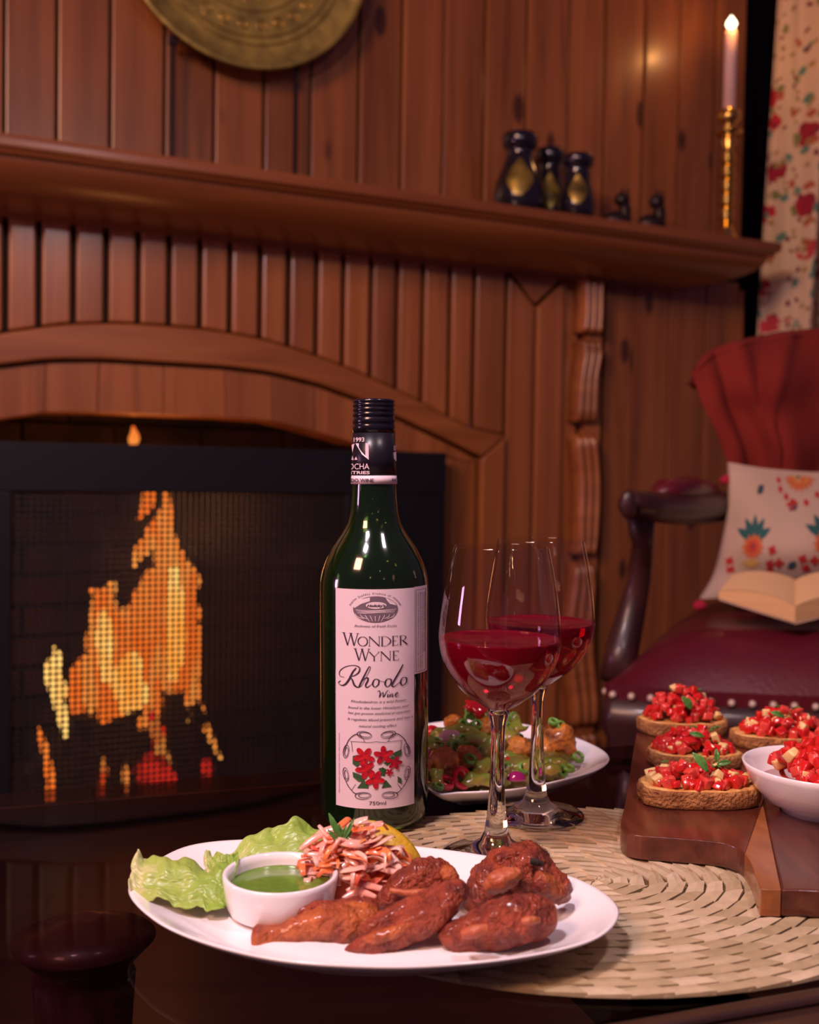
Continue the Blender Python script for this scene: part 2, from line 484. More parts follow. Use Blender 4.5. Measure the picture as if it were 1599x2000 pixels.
for sgn in (1, -1):
    f = (lambda u: u) if sgn == 1 else mirror
    ut = [WU(x, 750, 0)[0] for x in bt]; uo = [WU(x, 850, 0)[0] for x in bbm]
    ut[0] = UA; uo[0] = UA; ut[-1] = JI; uo.append(JP); ut[-2] = min(ut[-2], JI-.03)
    for k in range(len(bt)-2):
        a, b, c_, d_ = ut[k]+.0008, ut[k+1]-.0008, uo[k+1]-.0008, uo[k]+.0008
        poly = [(f(a), curve_z(inner, a)-.006), (f((a+b)/2), curve_z(inner, (a+b)/2)-.006), (f(b), curve_z(inner, b)-.006),
                (f(c_), curve_z(opening, c_)), (f(d_), curve_z(opening, d_))]
        plank(poly, -.10, .014, M['slat'], .0015, 'arch_block')
    a, b = ut[-2]+.0008, JI-.008
    plank([(f(a), curve_z(inner, a)-.006), (f(b), curve_z(inner, b)-.008), (f(b), curve_z(inner, b)-.018), (f(JP), opening[-1][1]-.001), (f(uo[-2]), curve_z(opening, uo[-2]))], -.10, .014, M['slat'], .0015, 'arch_block')
# mantel shelf: lip and ovolo swept along the front and round the right end
prof = [(.0, .0), (.22, .0), (.222, -.006), (.220, -.020), (.212, -.024), (.208, -.030)]
for k in range(13):
    t = k/12*PI/2
    prof.append((.034+.166*math.cos(t)*.98+.002, -.034-.100*math.sin(t)))
zbm = ZM-WU(742, 506, 0.0)[1]
prof = [(v, z if z > -.03 else -.03+(z+.03)*(zbm-.03)/.104) for v, z in prof]
prof += [(.036, -zbm-.004), (-.012, -zbm-.004)]
uc = WU(1525, 475, 0.22)[0]-.22
m = MB(); rs = []
ringL = [WW(ULs, v, ZM+z) for v, z in prof]
ringC = [WW(uc+max(v, 0), v, ZM+z) for v, z in prof]
ringE = [WW(uc+max(v, 0), -.012, ZM+z) for v, z in prof]
m.rings([ringL, ringC], True)
m2 = MB(); m2.rings([ringC, ringE], True)
mo = part('mantel_shelf', m, M['mantel'], fp)
mo2 = part('mantel_return', m2, M['mantel'], fp)
for o in (mo, mo2):
    md = o.modifiers.new('es', 'EDGE_SPLIT'); md.split_angle = .6
# carved pilaster: stacked scalloped blocks with three flutes
segs = [([(540, 1140, 1181), (600, 1140, 1180), (648, 1137, 1178)]),
        ([(663, 1136, 1174), (690, 1138, 1178), (730, 1132, 1170), (780, 1128, 1168), (824, 1127, 1166)]),
        ([(846, 1124, 1164), (890, 1127, 1171), (950, 1132, 1174), (1010, 1130, 1172), (1060, 1130, 1168), (1084, 1127, 1162)]),
        ([(1098, 1122, 1158), (1140, 1120, 1165), (1190, 1112, 1162), (1250, 1108, 1160), (1320, 1112, 1166), (1390, 1122, 1170), (1420, 1120, 1166)]),
        ([(1436, 1122, 1164), (1500, 1122, 1170), (1570, 1128, 1172)])]
for sg in segs:
    m = MB(); rs = []
    n = 14
    for i in range(n+1):
        t = i/n
        y = crom([V((p[0], p[1], p[2])) for p in sg], t)
        ua, z = WU(y[1], y[0], .04); u2, _ = WU(y[2], y[0], .04)
        ring = []
        endt = min(1, math.sin(PI*min(max(t, .0), 1))*5+.35)
        for k in range(19):
            q = k/18
            vv = .022+endt*.026*(.45+.55*abs(math.sin(q*PI*3)))
            ring.append(WW(ua+(u2-ua)*q, vv, z))
        ring += [WW(u2, -.012, z), WW(ua, -.012, z)]
        rs.append(ring)
    m.rings(rs, True)
    part('carved_pilaster_block', m, M['trim'], fp)
m = MB(); wbox(m, ub(1137), ub(1166), -.012, .018, 0, ztop); part('pilaster_core', m, M['slat'], fp)
# firebox
m = MB()
wbox(m, mirror(JP)-.05, JP+.05, -.60, -.56, 0, .95)
wbox(m, mirror(JP)-.05, mirror(JP)-.01, -.56, -.10, 0, .95)
wbox(m, JP+.01, JP+.05, -.56, -.10, 0, .95)
wbox(m, mirror(JP)-.05, JP+.05, -.60, -.10, .95, .99)
part('firebox', m, M['mortar'], fp)
for r in range(12):
    n = 0; u = mirror(JP)-.01-(.11 if r % 2 else 0)
    while u < JP:
        a, b = max(u+.004, mirror(JP)-.01), min(u+.216, JP+.01)
        if b-a > .03:
            mm = MB(); wbox(mm, a, b, -.56, -.548+.004*((n*5+r*3) % 3)/2, r*.075+.004, r*.075+.071)
            part('brick', mm, M['soot'], fp)
        u += .22; n += 1
# ---- fire screen
SV = .06
x0 = WU(-120, 900, SV)[0]; xa = WU(22, 1000, SV)[0]; xb = WU(672, 1000, SV)[0]; x1 = WU(866, 1000, SV)[0]
zt_ = WU(430, 873, SV)[1]; za_ = WU(300, 962, SV)[1]; zb_ = .055
m = MB()
fs = thing('fire_screen', 'black metal fire screen with wire mesh standing before the fireplace opening', 'fire screen', WW((x0+x1)/2, SV, 0), WA)
for nm, (a, b, c_, d_) in (('frame_rail', (x0, x1, za_, zt_)), ('frame_rail', (x0, x1, 0, zb_)), ('frame_stile', (x0, xa, zb_, za_)), ('frame_stile', (xb, x1, zb_, za_))):
    m = MB(); wbox(m, a, b, SV-.012, SV+.012, c_, d_); bevel(part(nm, m, M['black'], fs), .003)
m = MB()
sp = .0118
nu = int((xb-xa)/sp)+1; nzc = int((za_-zb_)/sp)+1
for i in range(nu+1):
    wbox(m, xa+i*sp-.0022, xa+i*sp+.0022, SV-.0018, SV+.0018, zb_-.003, za_+.003)
for i in range(nzc+1):
    wbox(m, xa-.003, xb+.003, SV-.0018, SV+.0018, zb_+i*sp-.0022, zb_+i*sp+.0022)
part('wire_mesh', m, M['wire'], fs, kind='stuff')
# ---- fire: flame tongues, charred logs and embers
FV = -.22
def FP(x, y, v=FV):
    u, z = WU(x, y, v); return WW(u, v, z)
fz = thing('log_fire', 'blazing log fire with tall orange flames behind the wire mesh', 'fire', WW(UA, FV, 0), WA)
def kpx(v): return (FP(300, 1000, v)-FP(301, 1000, v)).length
tong = [('flame', -.20, [(345, 1420, 18), (352, 1340, 36), (352, 1250, 40), (348, 1180, 38), (340, 1120, 34), (326, 1070, 26), (316, 1030, 24), (324, 995, 12), (324, 955, 5)]),
        ('flamehot', -.17, [(338, 1330, 8), (342, 1280, 17), (345, 1220, 18), (343, 1160, 15), (338, 1110, 8)]),
        ('flame', -.20, [(262, 1108, 3), (272, 1080, 12), (292, 1055, 15), (304, 1025, 14)]),
        ('flame', -.20, [(268, 1016, 3), (280, 1000, 8), (288, 985, 12), (292, 962, 14), (290, 950, 8)]),
        ('flame', -.23, [(250, 1425, 26), (250, 1370, 62), (265, 1300, 68), (285, 1230, 56), (305, 1170, 44), (315, 1120, 28)]),
        ('flamehot', -.18, [(255, 1390, 18), (250, 1350, 34), (255, 1310, 26), (262, 1270, 8)]),
        ('flame', -.20, [(208, 1410, 12), (206, 1340, 30), (206, 1280, 33), (203, 1220, 30), (205, 1175, 22), (218, 1145, 12), (224, 1135, 3)]),
        ('flamehot', -.17, [(205, 1330, 8), (206, 1280, 15), (204, 1230, 15), (200, 1190, 6)]),
        ('flame', -.20, [(215, 1175, 14), (190, 1160, 9), (172, 1150, 3)]),
        ('flame', -.20, [(225, 1240, 18), (240, 1200, 12), (248, 1188, 4)]),
        ('flame', -.24, [(150, 1400, 8), (155, 1350, 26), (175, 1310, 34), (200, 1290, 20)]),
        ('flamehot', -.19, [(127, 1440, 6), (120, 1390, 11), (112, 1340, 16), (103, 1310, 17), (110, 1285, 11), (107, 1262, 3)]),
        ('flame', -.20, [(178, 1400, 4), (176, 1370, 10), (176, 1330, 12)]),
        ('flame', -.20, [(365, 1330, 22), (378, 1280, 16), (378, 1240, 10), (370, 1200, 4)]),
        ('flame', -.20, [(372, 1300, 18), (384, 1360, 10), (402, 1420, 7), (420, 1460, 6), (432, 1484, 3)]),
        ('flame', -.20, [(365, 1160, 14), (378, 1135, 12), (370, 1105, 6)]),
        ('flame', -.20, [(388, 1213, 3), (384, 1204, 10), (388, 1192, 8), (396, 1186, 3)]),
        ('flame', -.16, [(74, 1420, 3), (86, 1455, 7), (95, 1500, 8), (100, 1545, 9), (96, 1590, 7), (82, 1625, 4)]),
        ('flamelow', -.16, [(196, 1610, 5), (196, 1560, 6), (202, 1510, 8), (203, 1480, 3)]),
        ('flame', -.16, [(245, 1548, 4), (245, 1520, 6), (244, 1490, 3)]),
        ('flamelow', -.20, [(328, 1545, 5), (322, 1490, 11), (308, 1440, 12), (296, 1400, 8), (292, 1380, 3)]),
        ('flamelow', -.20, [(262, 872, 7), (262, 850, 9), (260, 832, 3)])]
for mt, v, P in tong:
    n = max(10, 5*len(P)); k = kpx(v)
    vs = [V((a, b, c_)) for a, b, c_ in P]
    pts = []; rad = []
    for i in range(n+1):
        q = crom(vs, i/n)
        jit = noise.noise(V((q[0]*.03, q[1]*.045, 3.3)))
        pts.append(FP(q[0]+jit*q[2]*.35, q[1], v)); rad.append(max(q[2], 1.5)*k*(1+.35*noise.noise(V((q[1]*.06, q[0]*.02, 9)))))
    m = MB(); m.tube(pts, rad, 14, flat=.45, up=WN)
    part('flame', m, M[mt], fz)
logs = [(-.20, (160, 1400), (168, 1640), 26), (-.22, (222, 1400), (215, 1640), 22), (-.20, (262, 1385), (238, 1640), 17), (-.19, (338, 1352), (352, 1650), 26),
        (-.21, (372, 1372), (428, 1640), 22), (-.24, (130, 1450), (60, 1640), 24), (-.17, (190, 1470), (175, 1650), 14)]
for i, (v, a, b, r) in enumerate(logs):
    k = kpx(v); A = FP(*a, v); B = FP(*b, v-.02)
    if B.z < .04: B.z = .04
    pts = [A.lerp(B, t/12) for t in range(13)]
    m = MB(); m.tube(pts, [r*k*(.9+.12*math.sin(t*1.3+i)) for t in range(13)], 12, disp=lambda q, o: o*.25*noise.noise(q*30))
    part('charred_log', m, M['char'], fz)
for i, (x, y, r) in enumerate([(300, 1500, 30), (318, 1470, 22), (285, 1530, 26), (325, 1520, 20), (300, 1560, 34), (340, 1600, 30), (290, 1615, 36), (180, 1615, 26), (405, 1500, 14), (402, 1600, 26),
                               (242, 1405, 12), (256, 1425, 9), (295, 1400, 10), (310, 1430, 14), (245, 1620, 20), (95, 1640, 22), (310, 1455, 14), (322, 1500, 18), (280, 1500, 14), (255, 1500, 10), (205, 1500, 9)]):
    m = MB(); k = kpx(-.24)
    m.ellipsoid(FP(x, y, -.20-.02*(i%3)), r*k, r*k*.6, r*k*1.1, 14, 9, disp=lambda q, o: o*.5*noise.noise(q*40))
    part('ember', m, M['ember'], fz)
lp = bpy.data.lights.new('fire_glow', 'POINT'); lp.energy = 3.0; lp.color = (1, .35, .1); lp.shadow_soft_size = .12
lo = bpy.data.objects.new('fire_glow', lp); COL.objects.link(lo); lo.location = WW(UA, -.12, .62)
# ================================================================== on the mantel
def Mv(x, y, v): u, z = WU(x, y, v); return WW(u, v, z)
# brass tray on thin legs
tv = .05
c = Mv(478, -124, tv); kk = (Mv(600, 100, tv)-Mv(601, 100, tv)).length
R_ = (Mv(478, 138, tv)-c).length
base = WW((c-W0).dot(WD), tv, ZM)
tr = thing('brass_tray', 'round engraved brass tray standing above the mantel on thin metal legs', 'tray', base, WA)
Mt = Matrix(((WD.x, 0, WN.x), (WD.y, 0, WN.y), (0, 1, 0)))
def lathe_wall(prof, c, n=64):
    m = MB(); m.lathe(prof, c, n, M=Mt.to_4x4()); return m
pr = [(0, .0), (R_*.3, .001), (R_*.82, .0), (R_*.9, .004), (R_*.955, .012), (R_*.985, .016), (R_, .012), (R_*.99, .007), (R_*.9, -.002), (0, -.004)]
dm = part('dish', lathe_wall(pr, c), M['brass'], tr)
m = MB()
for r in (.30, .55, .74, .80):
    m.tube([c+Mt@V((R_*r*math.cos(a*PI/40), R_*r*math.sin(a*PI/40), .002)) for a in range(81)], .0010, 5, cap=False)
for a in range(28):
    for rr, q in ((.42, .07), (.65, .055)):
        ang = 2*PI*a/28+rr
        cc = c+Mt@V((R_*rr*math.cos(ang), R_*rr*math.sin(ang), .0015))
        m.tube([cc+Mt@V((R_*q*(1-b/22)*math.cos(b*.62+ang), R_*q*(1-b/22)*math.sin(b*.62+ang), 0)) for b in range(20)], .0009, 4)
part('engraving', m, M['brassb'], tr)
for (x, y) in ((338, 84), (578, 128)):
    a = Mv(x, y, tv-.01); b = V((a.x, a.y, ZM)); 
    m = MB(); m.box((a+b)/2, WD*.0045, WN*.003, V((0, 0, (a.z-b.z)/2-.001))); m.box(a+V((0, 0, .004)), WD*.009, WN*.006, V((0, 0, .008)))
    part('leg', m, M['bronze'], tr)
# vases
def vase(x, top, halfw, neckw, v, label):
    cx_, _ = WU(x, 350, v); k = (Mv(x, 350, v)-Mv(x+1, 350, v)).length
    zt = WU(x, top, v)[1]; H = zt-ZM; r, n_ = halfw*k, neckw*k
    b = WW(cx_, v, ZM)
    t = thing('vase', label, 'vase', b, WA, 'glazed vases on the mantel')
    pr = [(0, 0), (r*.6, 0), (r*.82, H*.04), (r*.97, H*.16), (r, H*.28), (r*.93, H*.42), (r*.72, H*.58), (n_*.86, H*.70), (n_*.80, H*.78), (n_*.86, H*.82), (n_*1.05, H*.86), (n_*1.08, H*.96), (n_, H), (n_*.7, H), (n_*.6, H*.8), (0, H*.75)]
    m = MB(); m.lathe(pr, b, 40); body = part('body', m, M['vase'], t)
    m = MB()
    def S(a, h, off=.0012):
        hh = h*H
        for (ra, za), (rb, zb) in zip(pr, pr[1:]):
            if za <= hh <= zb and zb > za: rr = ra+(rb-ra)*(hh-za)/(zb-za); break
        ang = -PI/2+a
        return b+V(((rr+off)*math.cos(ang), (rr+off)*math.sin(ang), hh))
    m.grid(lambda s, q: S(-.08+(s-.5)*(1.15*math.sin(PI*min(.98, .06+q*.92))), .22+q*.46), 10, 12)
    part('gold_panel', m, M['gold'], t)
vase(1014, 263, 43, 28, .11, 'tall black vase with gold panel, leftmost of three on the mantel')
vase(1073, 293, 30, 23, .068, 'black vase with gold panel in the middle of three on the mantel')
vase(1127, 305, 30, 25, .155, 'small black vase with gold panel, rightmost of three on the mantel')
def cat(x, top, lab):
    v = .14; k = (Mv(x, 400, v)-Mv(x+1, 400, v)).length
    u, zt = WU(x, top, v); b = WW(u, v, ZM)
    t = thing('cat_figurine', lab, 'figurine', b, WA, 'dark figurines on the mantel')
    H = zt-ZM
    m = MB()
    m.ellipsoid(b+V((0, 0, H*.22))-WD*.012, .034, .016, H*.22, 18, 10)
    m.ellipsoid(b+V((0, 0, H*.40))+WD*.010, .015, .014, H*.36, 16, 10)
    m.tube([b+V((0, 0, H*.06))-WD*.04, b+V((0, 0, H*.05))-WD*.03+WN*.02, b+V((0, 0, H*.05))+WN*.022], [.004, .005, .003], 8)
    part('body', m, M['bronze'], t)
    m = MB(); hc = b+V((0, 0, H*.72))+WD*.002
    m.ellipsoid(hc, .018, .014, H*.17, 16, 10); m.ellipsoid(hc-WD*.016-V((0, 0, H*.03)), .007, .006, H*.07, 10, 7)
    for s in (-1, 1):
        m.tube([hc+WD*(.006+.006*s)+V((0, 0, H*.1)), hc+WD*(.008+.008*s)+V((0, 0, H*.29))], [.0065, .0006], 8)
    part('head', m, M['bronze'], t)
cat(1214, 366, 'small dark cat figurine next to the rightmost vase on the mantel')
cat(1282, 368, 'small dark cat figurine nearer the candlestick on the mantel')
# candlestick
cv = .14
u_, _ = WU(1418, 440, cv); b = WW(u_, cv, ZM); k = (Mv(1418, 300, cv)-Mv(1419, 300, cv)).length
z_ = lambda y: WU(1418, y, cv)[1]-ZM
cs = thing('candlestick', 'tall turned brass candlestick at the right end of the mantel', 'candlestick', b, WA)
Hc = z_(214)
pr = [(0, 0), (22*k, 0), (24*k, .004), (19*k, .014), (12*k, .03), (7*k, z_(430) if z_(430) > .035 else .04)]
zz = pr[-1][1]; top = z_(292); nb = 5; hb = (top-zz)/nb
for i in range(nb):
    a = zz+i*hb
    pr += [(5*k, a+.02*hb), (13*k, a+.10*hb), (13*k, a+.18*hb), (6*k, a+.27*hb), (11*k, a+.48*hb), (12*k, a+.60*hb), (8*k, a+.82*hb), (5*k, a+.97*hb)]
pr += [(12*k, z_(280)), (9*k, z_(266)), (8*k, z_(262)), (20*k, z_(260)), (20*k, z_(256)), (8*k, z_(253)), (10*k, z_(242)), (17*k, z_(233)), (17*k, z_(220)), (12*k, z_(216)), (12*k, z_(214)), (0, z_(214))]
m = MB(); m.lathe(pr, b, 32); part('stem', m, M['brassb'], cs)
cn = thing('candle', 'lit slender white candle standing in the brass candlestick', 'candle', b+V((0, 0, Hc)), WA)
zc = WU(1418, 56, cv)[1]
m = MB(); m.lathe([(0, ZM+Hc), (9.5*k, ZM+Hc), (9*k, zc-.01), (7*k, zc), (0, zc-.002)], V((b.x, b.y, 0)), 24); part('wax', m, M['wax'], cn)
m = MB(); m.tube([V((b.x, b.y, zc-.003)), V((b.x, b.y, zc+.008))], .0008, 6); part('wick', m, M['cord'], cn)
m = MB(); m.lathe([(0, zc+.001), (5*k, zc+.006), (8*k, zc+.013), (6.5*k, zc+.02), (3*k, zc+.028), (0, zc+.035)], V((b.x, b.y, 0)), 16); part('flame', m, M['cflame'], cn)
lp = bpy.data.lights.new('candle_glow', 'POINT'); lp.energy = .8; lp.color = (1, .42, .12); lp.shadow_soft_size = .012
lo = bpy.data.objects.new('candle_glow', lp); COL.objects.link(lo); lo.location = (b.x, b.y-.03, zc+.03)
# ================================================================== more materials
M['glass'] = clear('clear_glass', (.96, .95, .95), .01, 1.52)
M['tglass'] = clear('tinted_table_glass', (.66, .56, .60), .015, 1.42, (.22, .22, .22))
M['tglassedge'] = mat('table_glass_edge', (.05, .06, .05), .15)
M['darkwood'] = mat('dark_stained_wood', (.020, .009, .008), .3, col2=(.045, .020, .014), nscale=6, stretch=(1, 12, 12), coat=.4)
M['pedestal'] = mat('reddish_brown_turned_wood', (.045, .015, .009), .45, col2=(.075, .026, .014), nscale=10, coat=.3)
M['china'] = mat('white_china', (.86, .82, .84), .14, coat=.5)
M['stemglass'] = mat('solid_glass', (.97, .96, .96), .0, trans=1.0, ior=1.5)
M['wine'] = mat('rose_wine', (.42, .004, .030), .03, trans=.72, ior=1.33, spec=.2)
M['bottle'] = mat('green_bottle_glass', (.045, .18, .03), .03, trans=.95, ior=1.5, coat=.6)
M['bwine'] = mat('wine_in_bottle', (.006, .004, .004), .1)
M['cap'] = mat('black_cap_metal', (.012, .010, .018), .22, .4, coat=.5)
M['capsule'] = mat('black_capsule', (.010, .008, .014), .32)
M['paper'] = mat('label_paper', (.78, .62, .69), .5)
M['ink'] = mat('dark_ink', (.045, .020, .045), .6)
M['greyink'] = mat('grey_ink', (.16, .11, .15), .6)
M['lightink'] = mat('pale_ink', (.80, .62, .70), .6)
M['redprint'] = mat('red_print', (.62, .01, .02), .5, col2=(.35, .0, .02), nscale=300)
M['greenprint'] = mat('green_print', (.04, .10, .04), .5)
# straw: every cut straw a slightly different tone
m_, nt, b, N, L = new_mat('straw')
ge = N.new('ShaderNodeNewGeometry')
r = ramp(N, [(0, (.36, .27, .15)), (.5, (.48, .37, .23)), (1, (.58, .46, .31))])
L.new(ge.outputs['Random Per Island'], r.inputs[0])
tc = N.new('ShaderNodeTexCoord'); n_ = N.new('ShaderNodeTexNoise'); n_.inputs['Scale'].default_value = 160
L.new(tc.outputs['Object'], n_.inputs['Vector'])
mr = N.new('ShaderNodeMapRange'); mr.inputs['To Min'].default_value = .75; mr.inputs['To Max'].default_value = 1.2; L.new(n_.outputs['Fac'], mr.inputs[0])
hs = N.new('ShaderNodeHueSaturation'); L.new(mr.outputs[0], hs.inputs['Value']); L.new(r.outputs[0], hs.inputs['Color'])
L.new(hs.outputs[0], b.inputs['Base Color']); b.inputs['Roughness'].default_value = .55
M['straw'] = m_
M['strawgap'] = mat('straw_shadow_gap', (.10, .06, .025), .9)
M['walnut'] = wood('walnut_board', (.05, .012, .008), (.11, .025, .014), (.17, .045, .02), rough=.25, coat=.5, knots=False, grain=(60, 9, 60))
M['walnutlight'] = mat('light_wood_strip', (.24, .080, .024), .28, col2=(.32, .11, .035), nscale=40, stretch=(3, 1, 3), coat=.4)
M['crumb'] = mat('toasted_crumb', (.72, .42, .14), .7, col2=(.55, .22, .05), nscale=90, bump=.5, bscale=300)
M['crust'] = mat('bread_crust', (.50, .22, .07), .75, col2=(.26, .09, .025), nscale=150, bump=1.0, bscale=420)
M['tomato'] = mat('tomato', (.66, .022, .014), .10, col2=(.46, .008, .012), nscale=60, sss=.25, coat=.7)
M['tomato2'] = mat('tomato_flesh', (.74, .10, .06), .10, col2=(.56, .02, .03), nscale=120, sss=.3, coat=.7)
M['cheese'] = mat('pale_cube', (.82, .58, .26), .35, col2=(.75, .46, .18), nscale=90, sss=.2, sssc=(1, .8, .4))
M['basil'] = mat('basil_leaf', (.05, .16, .025), .38, col2=(.10, .26, .05), nscale=60, coat=.3)
M['lettuce'] = None
m_, nt, b, N, L = new_mat('lettuce')
tc = N.new('ShaderNodeTexCoord'); sx = N.new('ShaderNodeSeparateXYZ'); L.new(tc.outputs['UV'], sx.inputs[0])
r = ramp(N, [(0, (.62, .62, .30)), (.18, (.36, .48, .10)), (1, (.20, .36, .045))])
n_ = N.new('ShaderNodeTexNoise'); n_.inputs['Scale'].default_value = 6; n_.inputs['Detail'].default_value = 8; L.new(tc.outputs['UV'], n_.inputs['Vector'])
ad = N.new('ShaderNodeMath'); ad.operation = 'MULTIPLY_ADD'; ad.inputs[1].default_value = .8; L.new(n_.outputs['Fac'], ad.inputs[0])
sb = N.new('ShaderNodeMath'); sb.operation = 'SUBTRACT'; sb.inputs[1].default_value = .4; L.new(sx.outputs[0], sb.inputs[0]); L.new(sb.outputs[0], ad.inputs[2])
L.new(ad.outputs[0], r.inputs[0]); L.new(r.outputs[0], b.inputs['Base Color'])
b.inputs['Roughness'].default_value = .35; b.inputs['Subsurface Weight'].default_value = .3; b.inputs['Subsurface Radius'].default_value = (.6, 1, .2); b.inputs['Subsurface Scale'].default_value = .004
n2 = N.new('ShaderNodeTexVoronoi'); n2.inputs['Scale'].default_value = 14; n2.feature = 'DISTANCE_TO_EDGE'; L.new(tc.outputs['UV'], n2.inputs['Vector'])
bp = N.new('ShaderNodeBump'); bp.inputs['Strength'].default_value = .5; bp.inputs['Distance'].default_value = .002; L.new(n2.outputs['Distance'], bp.inputs['Height']); L.new(bp.outputs[0], b.inputs['Normal'])
M['lettuce'] = m_
M['carrot'] = mat('carrot', (.90, .24, .07), .25, col2=(.85, .12, .07), nscale=40, sss=.3, coat=.4)
M['onion'] = mat('pickled_onion', (.90, .52, .42), .18, col2=(.88, .30, .24), nscale=50, sss=.4, coat=.5)
M['lemon'] = mat('lemon_peel', (.72, .42, .02), .3, col2=(.60, .36, .03), nscale=20, bump=.3, bscale=300, coat=.3)
M['lemonflesh'] = mat('lemon_flesh', (.85, .60, .18), .2, sss=.3)
M['chutney'] = mat('green_chutney', (.14, .26, .035), .10, col2=(.11, .22, .03), nscale=200, coat=.4)
M['chicken'] = mat('spiced_chicken', (.36, .060, .022), .42, col2=(.11, .012, .007), nscale=80, bump=1.0, bscale=380, coat=.18, detail=8, lo=.38, hi=.66)
M['chicken2'] = mat('orange_chicken_skin', (.50, .12, .025), .36, col2=(.20, .022, .010), nscale=60, bump=.9, bscale=360, coat=.28, detail=8)
M['bone'] = mat('chicken_meat', (.46, .13, .05), .4, col2=(.40, .09, .04), nscale=80, bump=.5, bscale=200)
M['fried'] = mat('glazed_fritter', (.68, .22, .03), .2, col2=(.13, .025, .008), nscale=75, bump=1.0, bscale=180, coat=.7, detail=7, lo=.42, hi=.68)
M['pepper'] = mat('green_pepper', (.15, .27, .03), .15, col2=(.34, .22, .03), nscale=45, bump=.4, bscale=120, coat=.7)
M['spring'] = mat('spring_onion', (.20, .42, .08), .3, col2=(.12, .28, .04), nscale=80)
M['chili'] = mat('red_chili', (.62, .01, .02), .12, coat=.8)
M['pinkonion'] = mat('cooked_onion', (.50, .26, .28), .15, col2=(.35, .16, .16), nscale=20, coat=.8)
M['purpleonion'] = mat('purple_onion', (.30, .01, .12), .15, coat=.8)
M['leather'] = mat('burgundy_leather', (.075, .005, .014), .36, col2=(.10, .008, .014), nscale=5, coat=.15, bump=.15, bscale=160)
M['mahogany'] = mat('dark_mahogany', (.022, .006, .007), .42, col2=(.045, .010, .009), nscale=12, coat=.15)
M['nail'] = mat('brass_nail', (.62, .48, .38), .4, .2)
M['redcloth'] = mat('rust_red_cloth', (.17, .011, .007), .95, col2=(.22, .018, .009), nscale=8, bump=.25, bscale=700)
M['linen'] = mat('cream_cushion_cloth', (.50, .36, .27), .85, bump=.2, bscale=900)
for k_, c_ in (('teal', (.02, .10, .10)), ('red', (.42, .02, .02)), ('orange', (.55, .13, .04)), ('navy', (.03, .04, .07)), ('yellow', (.55, .32, .08))):
    M['thread_'+k_] = mat('thread_'+k_, c_, .8)
M['pom'] = mat('pink_pompom', (.62, .02, .07), .9, bump=1, bscale=900)
M['page'] = mat('book_pages', (.72, .43, .20), .7, col2=(.62, .35, .15), nscale=4, stretch=(1, 1, 90))
M['pagetop'] = mat('open_page', (.78, .50, .25), .75)
# ================================================================== coffee table
def P(x, y, z): return PZ(x, y, z)
A_ = P(0, 1549, TZ); B_ = P(640, 1500, TZ)
e = (B_-A_); e.z = 0; e.normalize(); nn = V((-e.y, e.x, 0))       # along the far edge, away from the camera
A2 = P(1110, 2000, TZ)
dep = (A_-A2).dot(nn); far0 = A_
uL, uR = -.42, .98
def TP(u, v, z): return V((far0.x, far0.y, 0))+e*u-nn*v+V((0, 0, z))
tb = thing('coffee_table', 'dark coffee table with a tinted glass top set with wine and food', 'table', TP(.28, dep/2, 0), math.atan2(e.y, e.x))
def tbox(m, ua, ub_, va, vb, za, zb): m.box(TP((ua+ub_)/2, (va+vb)/2, (za+zb)/2), e*((ub_-ua)/2), nn*((vb-va)/2), V((0, 0, (zb-za)/2)))
fr = dep+.075
m = MB(); tbox(m, uL, uR, 0, dep+.004, TZ-.008, TZ); bevel(part('glass_top', m, M['tglass'], tb), .0015)
m = MB(); tbox(m, uL, uR, dep+.005, fr, TZ-.040, TZ+.002); bevel(part('front_rail', m, M['darkwood'], tb), .006, 3)
m = MB(); tbox(m, uL, uR, dep+.014, dep+.024, TZ+.002, TZ+.006); bevel(part('rail_bead', m, M['darkwood'], tb), .002)
for nm, (a, b, c, d) in (('side_rail', (uL-.05, uL, 0, fr)), ('side_rail', (uR, uR+.05, 0, fr))):
    m = MB(); tbox(m, a, b, c, d, TZ-.04, TZ+.001); bevel(part(nm, m, M['darkwood'], tb), .005)
m = MB(); tbox(m, uL, uR, .010, .016, TZ-.014, TZ-.008); part('back_rail', m, M['darkwood'], tb)
m = MB(); tbox(m, .30, .36, .02, dep, TZ-.035, TZ-.0085); part('cross_rail', m, M['darkwood'], tb)
m = MB(); tbox(m, .62, .68, .02, dep, TZ-.035, TZ-.0085); part('cross_rail', m, M['darkwood'], tb)
for a, b in ((uL-.02, dep+.04), (uR+.02, dep+.04), (uL-.02, .03), (uR+.02, .03)):
    m = MB(); q = TP(a, b, 0)
    m.lathe([(0, 0), (.018, 0), (.022, .02), (.016, .05), (.02, .2), (.028, .34), (.022, .37), (.03, .40), (.03, TZ-.04), (0, TZ-.04)], q, 20); part('leg', m, M['darkwood'], tb)
q = PD(165, 1790, .755)
m = MB()
rs = []
for (r_, z_) in ((.050, 0), (.052, .03), (.040, .05), (.034, .06), (.033, .12), (.034, .30), (.036, .345), (.030, .350), (.046, .368), (.050, .372), (.030, .380), (.014, .386), (.010, .387)):
    fl = .16 if .055 < z_ < .34 else 0
    rs.append([V((q.x+r_*(1-fl*(1-abs(math.cos(5*2*PI*k/80))))*math.cos(2*PI*k/80), q.y+r_*(1-fl*(1-abs(math.cos(5*2*PI*k/80))))*math.sin(2*PI*k/80), z_)) for k in range(80)])
m.rings(rs, True); part('fluted_pedestal', m, M['pedestal'], tb)
